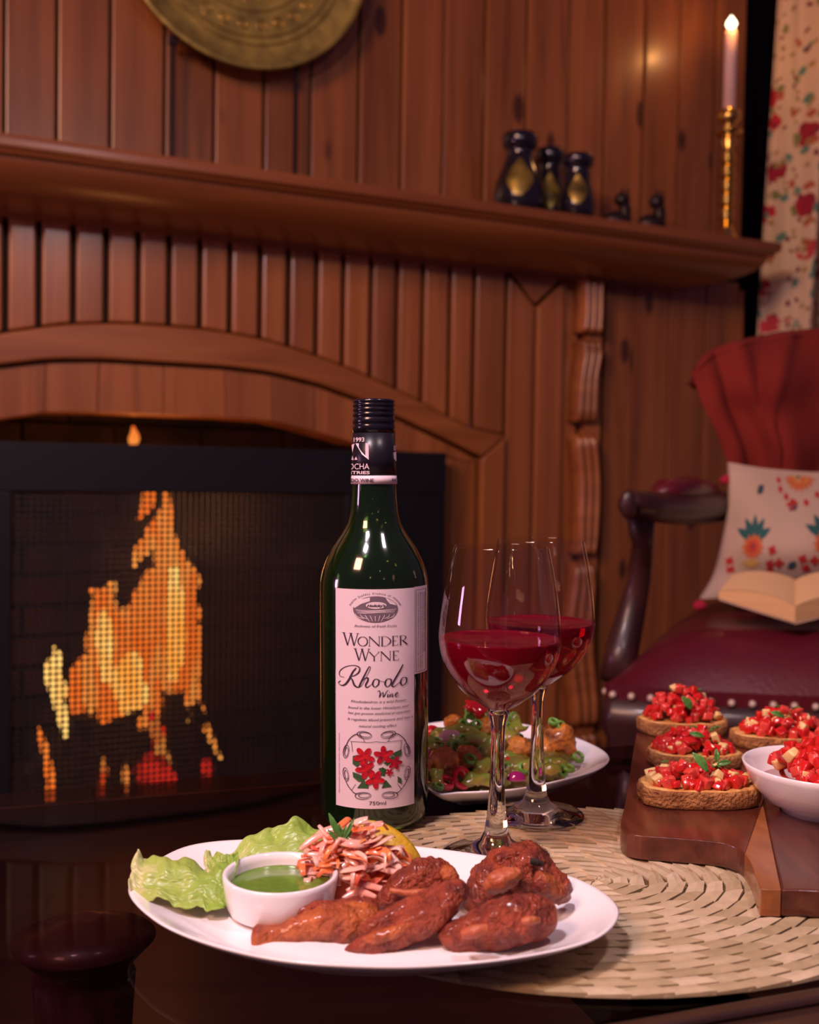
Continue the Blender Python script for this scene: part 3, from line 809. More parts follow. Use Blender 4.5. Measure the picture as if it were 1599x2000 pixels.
# ================================================================== woven placemat
mz = TZ+.0045
samp = [P(x, y, TZ+.003) for x, y in ((860, 1908), (1000, 1930), (1300, 1945), (1450, 1929), (1590, 1890), (1050, 1577), (1180, 1583), (800, 1592))]
mc = P(1245, 1700, TZ+.003)
best = None
for ang in [i*PI/24 for i in range(24)]:
    for ia in range(20):
        a = .135+.005*ia
        for ib in range(12):
            bq = .13+.004*ib
            for dx in (-.03, -.015, 0, .015):
                for dy in (-.02, -.01, 0, .01):
                    s = 0
                    for q in samp:
                        X, Y = q.x-mc.x-dx, q.y-mc.y-dy
                        x_ = (X*math.cos(ang)+Y*math.sin(ang))/a; y_ = (-X*math.sin(ang)+Y*math.cos(ang))/bq
                        s += (math.hypot(x_, y_)-1)**2
                    if best is None or s < best[0]: best = (s, ang, a, bq, dx, dy)
_, ang, ea, eb, dx, dy = best
mc = mc+V((dx, dy, 0)); mc.z = TZ
mat_t = thing('woven_placemat', 'round woven straw placemat under the glasses and wooden board', 'placemat', mc, 0)
def mpt(r, t, z):
    x = ea*r*math.cos(t); y = eb*r*math.sin(t)
    return mc+V((x*math.cos(ang)-y*math.sin(ang), x*math.sin(ang)+y*math.cos(ang), z))
m = MB(); nR = 17
m.prism([mpt(.985, 2*PI*k/96, .0004) for k in range(96)], [mpt(.985, 2*PI*k/96, .0022) for k in range(96)])
part('straw_backing', m, M['strawgap'], mat_t)
rnd = random.Random(3)
for i in range(nR):
    ra, rb = (i+.08)/nR, (i+.96)/nR
    n = max(8, int(2*PI*(i+.5)/nR*ea/.020))
    m = MB(); sk = .5+.1*(i % 2)
    for k in range(n):
        t0 = 2*PI*(k+rnd.uniform(-.12, .12))/n; t1 = 2*PI*(k+1.12)/n; ds = (.38 if i > 2 else .25)*2*PI/n
        z0, z1 = .0044+rnd.uniform(-.0003, .0004), .0030+rnd.uniform(-.0002, .0002)
        pts = []
        for (r_, o_) in ((ra, 0), ((ra+rb)/2, ds*.5), (rb, ds)):
            j = rnd.uniform(-.0004, .0004)
            bul = .0006 if r_ not in (ra, rb) else 0
            pts.append((mpt(r_+j, t0+o_, z1+bul), mpt(r_+j, t1+o_, z0+bul)))
        vs = [p for pr_ in pts for p in pr_]
        lo_ = [V((p.x, p.y, TZ+.0018)) for p in vs]
        m.add(vs+lo_, [(0, 1, 3, 2), (2, 3, 5, 4), (0, 6, 7, 1), (4, 5, 11, 10), (0, 2, 8, 6), (2, 4, 10, 8), (1, 7, 9, 3), (3, 9, 11, 5)])
    part('straw_braid_ring', m, M['straw'], mat_t)
# ================================================================== plates
def plate_from(outline, zr, zb, label, name, group=None, foot=.62, n=128):
    """outline: closed list of world points at the rim"""
    rim = closed(outline, n); c = sum(rim, V())/n
    t = thing(name, label, 'plate', V((c.x, c.y, zb)), 0, group)
    def ring(s, z, pull=0.0): return [V((c.x+(p.x-c.x)*s, c.y+(p.y-c.y)*s, z)) for p in rim]
    H = zr-zb
    m = MB()
    m.rings([ring(.001, zb+.0020), ring(foot-.03, zb+.0020), ring(foot-.01, zb), ring(foot+.03, zb), ring(foot+.05, zb+.004), ring(.80, zb+H*.34), ring(.93, zb+H*.68), ring(.985, zb+H*.88),
             ring(1.0, zb+H*.97), ring(.992, zb+H), ring(.975, zb+H*.97), ring(.93, zb+H*.84), ring(.82, zb+H*.52), ring(.70, zb+H*.28), ring(foot, zb+.0065), ring(.3, zb+.0058), ring(.001, zb+.0056)], True)
    part('dish', m, M['china'], t)
    return t, c, rim
zr = TZ+.023
ol = [P(250, 1737, zr), P(290, 1690, zr), P(370, 1650, zr), P(500, 1638, zr), P(680, 1642, zr), P(850, 1656, zr), P(1000, 1680, zr), P(1130, 1716, zr), P(1200, 1760, zr), P(1203, 1800, zr),
      P(1150, 1838, zr), P(1020, 1868, zr), P(850, 1885, zr), P(700, 1886, zr), P(540, 1873, zr), P(400, 1840, zr), P(300, 1795, zr)]
pl1, pc1, rim1 = plate_from(ol, zr, TZ+.0052, 'large oval white plate with chicken, salad and green chutney in front', 'oval_plate')
zr2 = TZ+.021
ol = [P(845, 1546, zr2), P(900, 1547, zr2), P(1010, 1540, zr2), P(1100, 1522, zr2), P(1165, 1503, zr2), P(1190, 1482, zr2), P(1170, 1460, zr2), P(1110, 1435, zr2), P(1030, 1415, zr2), P(940, 1405, zr2), P(850, 1410, zr2), P(790, 1425, zr2), P(775, 1452, zr2), P(805, 1500, zr2)]
pl2, pc2, rim2 = plate_from(ol, zr2, TZ+.0003, 'white rounded plate of glazed stir-fry behind the bottle and glasses', 'serving_plate')
# ================================================================== wine bottle
bx = P(731, 1597, mz); bx.z = mz
TILT = math.radians(.9)
bt_ = bpy.data.objects.new('wine_bottle', None); COL.objects.link(bt_)
BM = Matrix.Translation(bx) @ Matrix.Rotation(-TILT, 4, 'Y')
bt_.rotation_euler = (0, -TILT, 0); bt_.location = bx
WM[bt_.name] = BM
tag(bt_, 'tall green glass wine bottle with pale flower label and black screw cap', 'bottle')
sc_ = .772/2090
def Bm(mb_):
    q = MB(); q.v = [BM @ p for p in mb_.v]; q.f = mb_.f; q.sm = mb_.sm; q.uv = mb_.uv; return q
Hb = lambda y: .2415-(y-932)*.76/2090
R0 = .0379
outerp = [(0, .001), (.030, 0), (.0350, .0015), (.0373, .006), (R0, .012), (R0, Hb(1150)), (.0375, Hb(1130)), (.0363, Hb(1115)), (.0340, Hb(1096)), (.0301, Hb(1074)), (.0258, Hb(1056)), (.0217, Hb(1040)), (.0184, Hb(1022)), (.0166, Hb(1000)), (.0159, Hb(975)), (.0153, Hb(945)), (.0148, Hb(930)), (.0138, Hb(910))]
m = MB(); m.lathe(outerp+[(.0138, Hb(800)), (.0115, Hb(800)), (.0115, Hb(905)), (.0130, Hb(960)), (.0145, Hb(1005)), (.020, Hb(1044)), (.0300, Hb(1082)), (.0350, Hb(1115)), (.0356, Hb(1150)), (.0356, .012), (.030, .006), (0, .010)], n=96)
part('glass_body', Bm(m), M['bottle'], bt_)
m = MB(); m.lathe([(0, .0102), (.030, .0062), (.0357, .0122), (.0357, Hb(1225)), (0, Hb(1225))], n=64)
part('dark_wine', Bm(m), M['bwine'], bt_)
rr = .0147
cp = [(0, Hb(787)), (rr-.001, Hb(786.5)), (rr, Hb(789))]
for k, y in enumerate((794, 802, 811, 821)):
    cp += [(rr, Hb(y-2)), (rr-.0007, Hb(y)), (rr, Hb(y+2))]
cp += [(rr+.0001, Hb(832)), (rr-.0004, Hb(834)), (rr+.0001, Hb(836)), (rr+.0001, Hb(850)), (rr-.002, Hb(851)), (0, Hb(851))]
m = MB(); m.lathe(cp, n=72); part('screw_cap', Bm(m), M['cap'], bt_)
m = MB(); m.lathe([(.0140, Hb(851)), (rr+.0001, Hb(851)), (rr+.0004, Hb(900)), (.0158, Hb(932)), (.0145, Hb(932))], n=72); cps = part('capsule', Bm(m), M['capsule'], bt_)
m = MB(); m.lathe([(.0145, Hb(932)), (.01585, Hb(932)), (.01625, Hb(948)), (.0150, Hb(948))], n=72); cpb = part('capsule_band', Bm(m), M['paper'], bt_)
# prints: points given as photo-pixel coordinates around the bottle axis, wrapped on the glass
LC, LR = 729.5, 104.2
def lab(x, y, off=.0003, cx=LC, hw=LR, r=R0):
    q = max(-.999, min(.999, (x-cx)/hw)); a = math.asin(q)
    h = .2415-(y-932)/2090*.7225
    return BM @ V(((r+off)*math.sin(a), -(r+off)*math.cos(a), h))
def wrap(m, fn, x0_, x1_, y0_, y1_, nu_=24, nv_=1, rad=0):
    def g(s, t):
        x, y = x0_+(x1_-x0_)*s, y0_+(y1_-y0_)*t
        return fn(x, y)
    m.grid(g, nu_, nv_)
m = MB(); wrap(m, lambda x, y: lab(x, y, .0002), 661, 806, 1151, 1578, 32, 2)
lb = part('front_label', m, M['paper'], bt_)
m = MB(); wrap(m, lambda x, y: lab(x, y, .0001), 806.5, 830.5, 1150, 1322, 14, 2)
lb2 = part('side_label', m, M['paper'], bt_)
FONT = None
def text_polys(s, shear=0.0, wt=0.0, spacing=1.0):
    cu = bpy.data.curves.new('t', 'FONT'); cu.body = s; cu.shear = shear; cu.offset = wt; cu.space_character = spacing; cu.resolution_u = 3
    o = bpy.data.objects.new('t', cu); COL.objects.link(o)
    bpy.context.view_layer.update()
    me = bpy.data.meshes.new_from_object(o.evaluated_get(bpy.context.evaluated_depsgraph_get()))
    vs = [(v.co.x, v.co.y) for v in me.vertices]; fs = [tuple(p.vertices) for p in me.polygons]
    bpy.data.objects.remove(o); bpy.data.meshes.remove(me)
    return vs, fs
def put_text(m, fn, s, x0_, x1_, ybase, hgt, shear=0.0, wt=0.0, rot=None):
    """fit the text between x0_ and x1_ with cap height hgt above ybase, mapped through fn(px, py)"""
    vs, fs = text_polys(s, shear, wt)
    if not vs: return
    a = min(v[0] for v in vs); b = max(v[0] for v in vs)
    sx_ = (x1_-x0_)/(b-a); sy = hgt/.7
    out = []
    for x, y in vs:
        X, Y = x0_+(x-a)*sx_, ybase-y*sy
        if rot: X, Y = rot(X, Y)
        out.append(fn(X, Y))
    m.add(out, fs)
def stroke(m, fn, pts, wd, n=24):
    """a pen stroke through 2D points with widths"""
    P3 = [V((p[0], p[1], (wd[i] if hasattr(wd, '__len__') else wd))) for i, p in enumerate(pts)]
    q = [crom(P3, i/n) for i in range(n+1)]
    vs = []
    for i, p in enumerate(q):
        a, b = q[max(i-1, 0)], q[min(i+1, n)]
        d = V((b.x-a.x, b.y-a.y)); d = d.normalized() if d.length > 1e-6 else V((1, 0))
        nx, ny = -d.y*p.z/2, d.x*p.z/2
        vs += [fn(p.x+nx, p.y+ny), fn(p.x-nx, p.y-ny)]
    m.add(vs, [(2*i, 2*i+1, 2*i+3, 2*i+2) for i in range(n)])
def poly2(m, fn, pts): m.add([fn(*p) for p in pts], [tuple(range(len(pts)))])
C2 = lambda x, y: (600+x*.26, 1130+y*.26)        # enlargement of the label -> photo pixels
F = lambda x, y: lab(*C2(x, y), .0005)
F0 = lambda x, y: lab(*C2(x, y), .0004)
ik = MB()
def roman(ch, x, y, w_, h):
    """serif capitals, x left, y baseline (enlarged label px)"""
    T_, t_ = h*.115, h*.045
    sf = lambda X, Y, L_: stroke(ik, F, [(X-L_, Y), (X+L_, Y)], h*.04, 2)
    def ln(a, b, wd): stroke(ik, F, [a, b], wd, 2)
    top = y-h
    if ch == 'W':
        ln((x, top), (x+w_*.28, y), T_); ln((x+w_*.28, y), (x+w_*.50, top), t_); ln((x+w_*.50, top), (x+w_*.74, y), T_); ln((x+w_*.74, y), (x+w_, top), t_)
        sf(x, top, h*.13); sf(x+w_*.5, top, h*.12); sf(x+w_, top, h*.11)
    if ch == 'O':
        pts = [(x+w_/2+w_/2*math.cos(a*PI/12), y-h/2-h/2*math.sin(a*PI/12)) for a in range(25)]
        stroke(ik, F, pts, [t_+(T_-t_)*abs(math.cos(a*PI/12)) for a in range(25)], 48)
    if ch == 'N':
        ln((x, y), (x, top), t_); ln((x, top), (x+w_, y), T_); ln((x+w_, y), (x+w_, top), t_); sf(x, y, h*.1); sf(x, top, h*.1); sf(x+w_, top, h*.1)
    if ch in 'DRE':
        ln((x, y), (x, top), T_); sf(x, y, h*.12); sf(x, top, h*.1)
    if ch == 'D': stroke(ik, F, [(x, top), (x+w_*.55, top+h*.04), (x+w_, y-h*.5), (x+w_*.55, y-h*.04), (x, y)], [t_, t_, T_, t_, t_], 24)
    if ch == 'R':
        stroke(ik, F, [(x, top), (x+w_*.6, top+h*.03), (x+w_*.8, top+h*.25), (x+w_*.5, y-h*.5), (x, y-h*.5)], [t_, t_, T_, t_, t_], 20)
        ln((x+w_*.3, y-h*.5), (x+w_*1.05, y), T_)
    if ch == 'E':
        for q, L_ in ((0, .9), (.5, .7), (1, 1.0)): ln((x, y-h*q if q < 1 else top), (x+w_*L_, y-h*q if q < 1 else top), t_)
        stroke(ik, F, [(x+w_*.9, top), (x+w_*.9, top+h*.15)], t_, 2); stroke(ik, F, [(x+w_, y), (x+w_, y-h*.17)], t_, 2)
    if ch == 'Y':
        ln((x, top), (x+w_*.5, y-h*.45), T_); ln((x+w_, top), (x+w_*.5, y-h*.45), t_); ln((x+w_*.5, y-h*.45), (x+w_*.5, y), T_); sf(x, top, h*.11); sf(x+w_, top, h*.1); sf(x+w_*.5, y, h*.11)
for ch, x, w_, h in (('W', 296, 100, 92), ('O', 398, 66, 68), ('N', 478, 68, 70), ('D', 566, 60, 70), ('E', 642, 34, 70), ('R', 694, 46, 70)): roman(ch, x, 502, w_, h)
for ch, x, w_, h in (('W', 378, 96, 88), ('Y', 478, 66, 66), ('N', 560, 62, 68), ('E', 646, 36, 68)): roman(ch, x, 612, w_, h)
S = lambda p, wd, n=28: stroke(ik, F, p, wd, n)
S([(385, 668), (360, 700), (335, 755), (305, 798), (275, 808), (256, 790), (272, 775)], [8, 12, 14, 13, 6, 5, 7])
S([(300, 745), (266, 738), (268, 700), (310, 664), (370, 650), (408, 665), (402, 700), (368, 728), (335, 734)], [3, 4, 6, 5, 5, 9, 10, 6, 4])
S([(338, 734), (358, 762), (372, 798), (398, 812), (425, 796)], [4, 12, 14, 8, 3])
S([(425, 796), (462, 720), (484, 668), (476, 655), (458, 690), (425, 760), (404, 808)], [3, 3, 4, 5, 9, 12, 11])
S([(408, 796), (440, 748), (466, 740), (466, 760), (450, 796), (462, 810), (492, 788)], [3, 5, 10, 12, 11, 7, 3])
def script_o(x, y): S([(x+16, y-26), (x-10, y-24), (x-22, y+10), (x-6, y+32), (x+18, y+12), (x+20, y-18), (x+6, y-28), (x+30, y-18)], [4, 6, 12, 5, 9, 9, 3, 3], 30)
script_o(522, 776); script_o(608, 776); script_o(716, 776)
S([(492, 788), (500, 780)], 3, 3); S([(548, 762), (588, 772)], 3, 4)
S([(712, 650), (684, 704), (648, 768), (634, 802), (652, 808), (690, 780)], [8, 11, 12, 10, 6, 3])
S([(690, 782), (700, 770)], 3, 3)
# "Wine" in script
S([(532, 842), (548, 836), (552, 862), (546, 886), (572, 846), (574, 884), (600, 840), (612, 836)], [3, 5, 8, 4, 4, 7, 4, 3], 30)
S([(608, 862), (602, 884), (616, 880)], [6, 6, 3], 8); S([(622, 862), (617, 886), (632, 864), (640, 866), (634, 886), (648, 880)], [5, 5, 4, 5, 6, 3], 14)
S([(652, 874), (676, 862), (668, 856), (656, 874), (664, 888), (684, 878)], [3, 5, 5, 7, 5, 3], 14); S([(616, 850), (618, 848)], 6, 2)
part('label_print', ik, M['ink'], lb)
gy = MB()
def ln_txt(s, x0_, x1_, yb, h, shear=.35): put_text(gy, F, s, x0_, x1_, yb, h, shear, .004)
ln_txt('Richness of fresh fruits', 372, 668, 362, 17)
for s, a, b, y in (('Rhododendron is a wild flower', 345, 738, 928), ('found in the lower Himalayas and', 325, 752, 975), ('has got proven medicinal properties', 325, 762, 1015),
                   ('It regulates blood pressure and has a', 322, 780, 1062), ('natural cooling effect', 402, 668, 1110)): ln_txt(s, a, b, y, 19)
put_text(gy, F, '750ml', 474, 592, 1692, 27, 0, .01)
s = 'Premium Quality Product of Himachal'
for i, ch in enumerate(s):
    if ch == ' ': continue
    a = math.radians(168-156*i/(len(s)-1)); cx_, cy_ = 518+172*math.cos(a), 232-108*math.sin(a)-8
    q = math.atan2(math.cos(a)*108, math.sin(a)*172)
    put_text(gy, F, ch, -4.5, 4.5, 0, 13, .2, .02, rot=lambda X, Y, q=q, cx_=cx_, cy_=cy_: (cx_+X*math.cos(q)-Y*math.sin(q), cy_+X*math.sin(q)+Y*math.cos(q)))
# engraved oval vineyard scene
F3 = lambda x, y: lab(*C2(x, y), .0003)
gy.grid(lambda s_, q_: F0(520+157*q_*math.cos(2*PI*s_), 230+98*q_*math.sin(2*PI*s_)), 40, 8)
part('fine_print', gy, M['greyink'], lb, kind='stuff')
lt = MB(); F4 = lambda x, y: lab(*C2(x, y), .0006)
lt.grid(lambda s_, q_: F4(525+72*q_*math.cos(2*PI*s_), 200+26*q_*math.sin(2*PI*s_)), 24, 3)
poly2(lt, F4, [(362, 205), (400, 160), (482, 140), (482, 168), (420, 190), (375, 222)]); poly2(lt, F4, [(590, 142), (650, 178), (668, 205), (620, 190), (600, 165)])
for k in range(9):
    a = 380+k*34
    stroke(lt, F4, [(a, 258+10*abs(k-4)*-.4+20), ((a+520)/2+(k-4)*14, 285), (440+k*20, 318 if 1 < k < 7 else 300)], [2, 5, 3], 8)
for k in range(4): stroke(lt, F4, [(380+k*5, 232+k*9), (450, 238+k*7), (560, 236+k*6), (664-k*5, 230+k*9)], [2, 4, 4, 2], 12)
part('emblem_print', lt, M['paper'], lb)
ik2 = MB(); put_text(ik2, lambda x, y: lab(*C2(x, y), .0008), "Holicky's", 462, 590, 210, 17, .3, .03)
for sx_ in (1, -1):                                   # scrollwork frame around the flowers
    G = lambda x, y: lab(*C2(525+(x-525)*sx_, y), .0006)
    for cx_, cy_, a_, b_, q in ((442, 1168, 52, 26, .15), (448, 1165, 40, 17, .1), (312, 1302, 20, 50, .15), (314, 1305, 12, 34, .15), (310, 1475, 20, 50, -.15), (312, 1478, 11, 34, -.15), (432, 1625, 56, 26, -.1), (440, 1622, 40, 16, -.1)):
        pts = [(cx_+a_*math.cos(t*.35)*math.cos(q)-b_*math.sin(t*.35)*math.sin(q), cy_+a_*math.cos(t*.35)*math.sin(q)+b_*math.sin(t*.35)*math.cos(q)) for t in range(19)]
        stroke(ik2, G, pts, [2+3*abs(math.sin(t*.17)) for t in range(19)], 36)
    stroke(ik2, G, [(525, 1216), (450, 1222), (430, 1190), (385, 1165), (340, 1200), (318, 1240), (300, 1290)], [3, 3, 4, 6, 5, 5, 3], 28)
    stroke(ik2, G, [(300, 1500), (320, 1550), (350, 1590), (380, 1612), (420, 1600)], [3, 6, 5, 7, 3], 20)
    stroke(ik2, G, [(340, 1222), (450, 1220)], 3, 3); stroke(ik2, G, [(350, 1222), (358, 1300)], 3, 3); stroke(ik2, G, [(350, 1590), (380, 1540)], 3, 3)
part('ornament_print', ik2, M['ink'], lb, kind='stuff')
gp = MB()
for P_ in ([(360, 1330), (400, 1318), (430, 1370), (390, 1412), (358, 1390)], [(358, 1450), (420, 1470), (450, 1520), (400, 1520), (362, 1490)], [(640, 1310), (700, 1288), (700, 1330), (660, 1360)],
           [(390, 1570), (430, 1510), (470, 1545), (470, 1568)], [(560, 1568), (590, 1505), (632, 1562)], [(540, 1420), (570, 1410), (700, 1510), (700, 1550), (560, 1470)], [(575, 1380), (640, 1330), (660, 1350), (600, 1400)]):
    poly2(gp, lambda x, y: lab(*C2(x, y), .0006), P_)
part('leaf_print', gp, M['greenprint'], lb)
rp = MB()
def blossom(cx_, cy_, r_, rot_, n=5):
    pts = []
    for k in range(n*8):
        a = 2*PI*k/(n*8)+rot_
        pts.append((cx_+r_*(.42+.58*abs(math.cos(n*(a-rot_)/2))**1.3)*math.cos(a), cy_+r_*1.0*(.42+.58*abs(math.cos(n*(a-rot_)/2))**1.3)*math.sin(a)))
    c = len(pts); rp.add([lab(*C2(cx_, cy_), .0008)]+[lab(*C2(*p), .0009) for p in pts], [(0, 1+k, 1+(k+1) % c) for k in range(c)])
for q in ((440, 1330, 78, .3), (575, 1320, 72, .9), (655, 1385, 52, 0), (450, 1425, 74, .5), (515, 1500, 72, .2), (615, 1450, 30, .4)): blossom(*q)
part('flower_print', rp, M['redprint'], lb)
dk = MB()
for cx_, cy_ in ((450, 1350), (560, 1340), (470, 1440), (500, 1490)):
    for k in range(4): stroke(dk, lambda x, y: lab(*C2(x, y), .0011), [(cx_, cy_), (cx_+22*math.cos(k*1.4+.4), cy_-22*math.sin(k*1.4+.4))], [4, 1.5], 2)
part('stamen_print', dk, M['ink'], lb)
sp_ = MB(); G = lambda x, y: lab(x, y, .0005)
for a, b, c, d in ((809, 1156, 809, 1318), (827.5, 1156, 827.5, 1318), (809, 1156, 827.5, 1156), (809, 1318, 827.5, 1318)): stroke(sp_, G, [(a, b), (c, d)], .8, 3)
for k, xx in enumerate((812.5, 816.5, 820, 823, 825.3)):
    put_text(sp_, G, ['Ingredients: wild rhododendron flower extract, sugar and yeast', 'Manufactured and bottled at the foot of the lower Himalayas', 'Store in a cool dry place. Serve chilled. Best before three years', 'Contents 750ml. Natural fruit wine. Drink responsibly', 'Marketed by the growers of the valley'][k], 0, 150 if k < 3 else 120, 0, 2.2, 0, .01, rot=lambda X, Y, xx=xx: (xx-Y*.8, 1162+X))
put_text(sp_, G, 'Government approved, not for sale to minors', 0, 118, 0, 1.8, 0, .01, rot=lambda X, Y: (668.5+Y, 1552-X))
part('side_print', sp_, M['greyink'], lb2, kind='stuff')
# capsule lettering (turned so that it runs round the left edge)
def cap_map(x, y): 
    h = Hb(y); r_ = .0153+.0006*max(0, (y-851)/90)
    q = max(-1.6, (x-722)/40.5); a = math.asin(q) if -1 < q < 1 else (math.copysign(PI/2, q)+(q-math.copysign(1, q)))
    return BM @ V(((r_+.0002)*math.sin(a), -(r_+.0002)*math.cos(a), h))
ct = MB()
put_text(ct, cap_map, 'EST 1993', 664, 706, 868, 8, 0, .015); put_text(ct, cap_map, 'NOCHA', 668, 715, 920, 11, 0, .0); put_text(ct, cap_map, 'INDUSTRIES', 646, 716, 929, 5.6, 0, .02)
poly2(ct, cap_map, [(690, 871), (714, 871), (714, 902), (702, 892)]); poly2(ct, cap_map, [(680, 873), (688, 871), (684, 888)]); poly2(ct, cap_map, [(680, 902), (684, 894), (687, 902)]); poly2(ct, cap_map, [(688, 902), (691, 896), (694, 902)])
put_text(ct, cap_map, 'EST', 758, 764, 884, 9, 0, .01); poly2(ct, cap_map, [(757, 888), (762, 886), (762, 905), (758, 900)])
part('capsule_print', ct, M['lightink'], cps)
cb = MB(); cm2 = lambda x, y: cap_map(x, y)+(cap_map(x, y)-BM@V((0, 0, Hb(y)))).normalized()*.0006
put_text(cb, cm2, 'RHODO WINE', 664, 723, 944, 6.5, 0, .02); put_text(cb, cm2, 'RHO', 753, 762, 943, 6, 0, .02)
part('band_print', cb, M['ink'], cpb)
# ================================================================== wine glasses
def wineglass(x, ybase, label, wl):
    b0 = P(x, ybase, mz); b0.z = mz+.0004
    t = thing('wine_glass', label, 'wine glass', b0, 0, 'stemmed glasses of rose wine')
    m = MB(); m.lathe([(0, 0), (.032, 0), (.0345, .0010), (.0341, .0018), (.028, .0035), (.016, .0065), (.0100, .0105), (.0076, .016), (.0062, .026), (.0050, .042), (.0044, .060), (.0044, .078), (.0052, .086), (.0066, .0905), (.0066, .0935), (0, .0945)], b0, 48)
    part('stem_and_foot', m, M['stemglass'], t)
    VS = .983; RS = .972
    bowl = [(.0030, .0935), (.0075, .0945), (.0140, .0985), (.0240, .1075), (.0325, .1180), (.0378, .1290), (.0399, .1400), (.0396, .1500), (.0380, .1640), (.0350, .1830), (.0325, .1950), (.0312, .2010)]
    bowl = [(a*(1 if b < .096 else RS), b*(1 if b < .1 else VS)) for a, b in bowl]
    def sm(pr, n=60):
        V3 = [V((a, b, 0)) for a, b in pr]
        return [tuple(crom(V3, i/n)[:2]) for i in range(n+1)]
    m = MB(); o_ = sm(bowl); m.lathe(o_+[(.0299, .1978)]+[(a-.0009, b_) for a, b_ in o_[::-1] if a > .008]+[(0, .0952)], b0, 72)
    part('bowl', m, M['glass'], t)
    m = MB(); wp = [(max(0, a-.0010), z) for a, z in o_ if z < wl and a > .0076]
    m.lathe([(0, .0958)]+[(a, z+.0002) for a, z in wp]+[(wp[-1][0]+.00005, wl), (wp[-1][0]-.0012, wl-.0004), (0, wl-.0005)], b0, 72)
    wn = thing('rose_wine', 'rose wine in the '+('nearer' if 'nearer' in label else 'farther')+' of the two glasses', 'wine', b0+V((0, 0, .0958)), 0, 'rose wine in the glasses')
    part('liquid', m, M['wine'], wn)
wineglass(968, 1672, 'nearer of two stemmed glasses of rose wine, standing behind the chicken', .1395)
wineglass(1046, 1594, 'farther of two stemmed glasses of rose wine, in front of the stir-fry plate', .1395)
# ================================================================== serving board with bruschetta
bz = TZ+.0205; bz0 = TZ+.0052
bpts = [(1243, 1430), (1236, 1470), (1222, 1560), (1212, 1603), (1216, 1620), (1240, 1631), (1300, 1636), (1350, 1640), (1400, 1645), (1428, 1651), (1450, 1662), (1466, 1685), (1476, 1713), (1484, 1733), (1494, 1737), (1560, 1738), (1640, 1740), (1760, 1728)]
_b = [P(x, y, bz) for x, y in bpts]
o3 = [crom(_b, i/68) for i in range(69)]
o3 += [V((.36, .62, bz)), V((.36, .86, bz)), V((.32, .93, bz)), V((.215, .945, bz))]
oc = V((.24, .72, bz))
ts = thing('serving_board', 'dark walnut serving board with a pale wood stripe, carrying the bruschetta', 'board', V((oc.x, oc.y, bz0)), 0)
def slab(pts, mt, name, z0, z1, par, bev=.0016):
    m = MB(); m.prism([V((p.x, p.y, z0)) for p in pts], [V((p.x, p.y, z1)) for p in pts]); return bevel(part(name, m, mt, par), bev, 3)
# the stripe crosses the board from the notch edge to the far side
sA, sB = P(1462, 1640, bz), P(1480, 1560, bz)
s1 = [P(1456, 1694, bz), P(1478, 1742, bz)]
# cut lines of the stripe (in plan)
La0, La1 = P(1455, 1664, bz), P(1492, 1560, bz)
Lb0, Lb1 = P(1525, 1736, bz), P(1499, 1612, bz)
def side(p, a, b): return (b.x-a.x)*(p.y-a.y)-(b.y-a.y)*(p.x-a.x)
def clip(poly, a, b, sgn):
    out = []
    for i in range(len(poly)):
        p, q = poly[i], poly[(i+1) % len(poly)]
        sp, sq = side(p, a, b)*sgn, side(q, a, b)*sgn
        if sp >= 0: out.append(p)
        if sp*sq < 0: out.append(p+(q-p)*(sp/(sp-sq)))
    return out
slab(clip(o3, La0, La1, 1), M['walnut'], 'walnut_plank', bz0, bz, ts)
slab(clip(clip(o3, La0, La1, -1), Lb0, Lb1, 1), M['walnutlight'], 'pale_stripe', bz0, bz, ts)
slab(clip(o3, Lb0, Lb1, -1), M['walnut'], 'walnut_plank', bz0, bz, ts)
def cube_mesh(name, mt, seed):
    r = random.Random(seed); m = MB()
    m.box((0, 0, 0), (.5, 0, 0), (0, .5, 0), (0, 0, .5))
    m.v = [p+V((r.uniform(-.12, .12), r.uniform(-.12, .12), r.uniform(-.12, .12))) for p in m.v]
    bm = bmesh.new(); vs = [bm.verts.new(p) for p in m.v]
    for f in m.f: bm.faces.new([vs[i] for i in f])
    bmesh.ops.recalc_face_normals(bm, faces=bm.faces)
    bmesh.ops.bevel(bm, geom=bm.edges[:]+bm.verts[:], offset=.17, segments=2, profile=.6, affect='EDGES')
    me = bpy.data.meshes.new(name); bm.to_mesh(me); bm.free()
    for p in me.polygons: p.use_smooth = True
    me.materials.append(mt); return me
TC = [cube_mesh('tomato_piece', M['tomato'], i) for i in range(4)]+[cube_mesh('tomato_piece', M['tomato2'], i+9) for i in range(3)]
CC = [cube_mesh('cheese_cube', M['cheese'], i+30) for i in range(3)]
def place(name, me, parent, base, loc, size, r):
    o = bpy.data.objects.new(name, me); COL.objects.link(o); o.parent = parent
    o.location = V(loc)-base
    o.rotation_euler = (r.uniform(0, 6), r.uniform(0, 6), r.uniform(0, 6))
    o.scale = (size*r.uniform(.8, 1.25), size*r.uniform(.8, 1.25), size*r.uniform(.7, 1.1))
    return o
def leaf(m, c, d, up, L_, W_, curl=.25, seed=0):
    d = V(d).normalized(); s = d.cross(V(up)).normalized(); n_ = s.cross(d).normalized()
    def fn(a, b):
        w_ = W_*math.sin(PI*min(.985, .03+a*.96))**.8; t = (b-.5)*2
        return V(c)+d*(a*L_)+s*(t*w_/2)+n_*(curl*L_*math.sin(PI*a)*.6+abs(t)*w_*.22+.0004*math.sin(a*20)*abs(t))
    m.grid(fn, 10, 6)
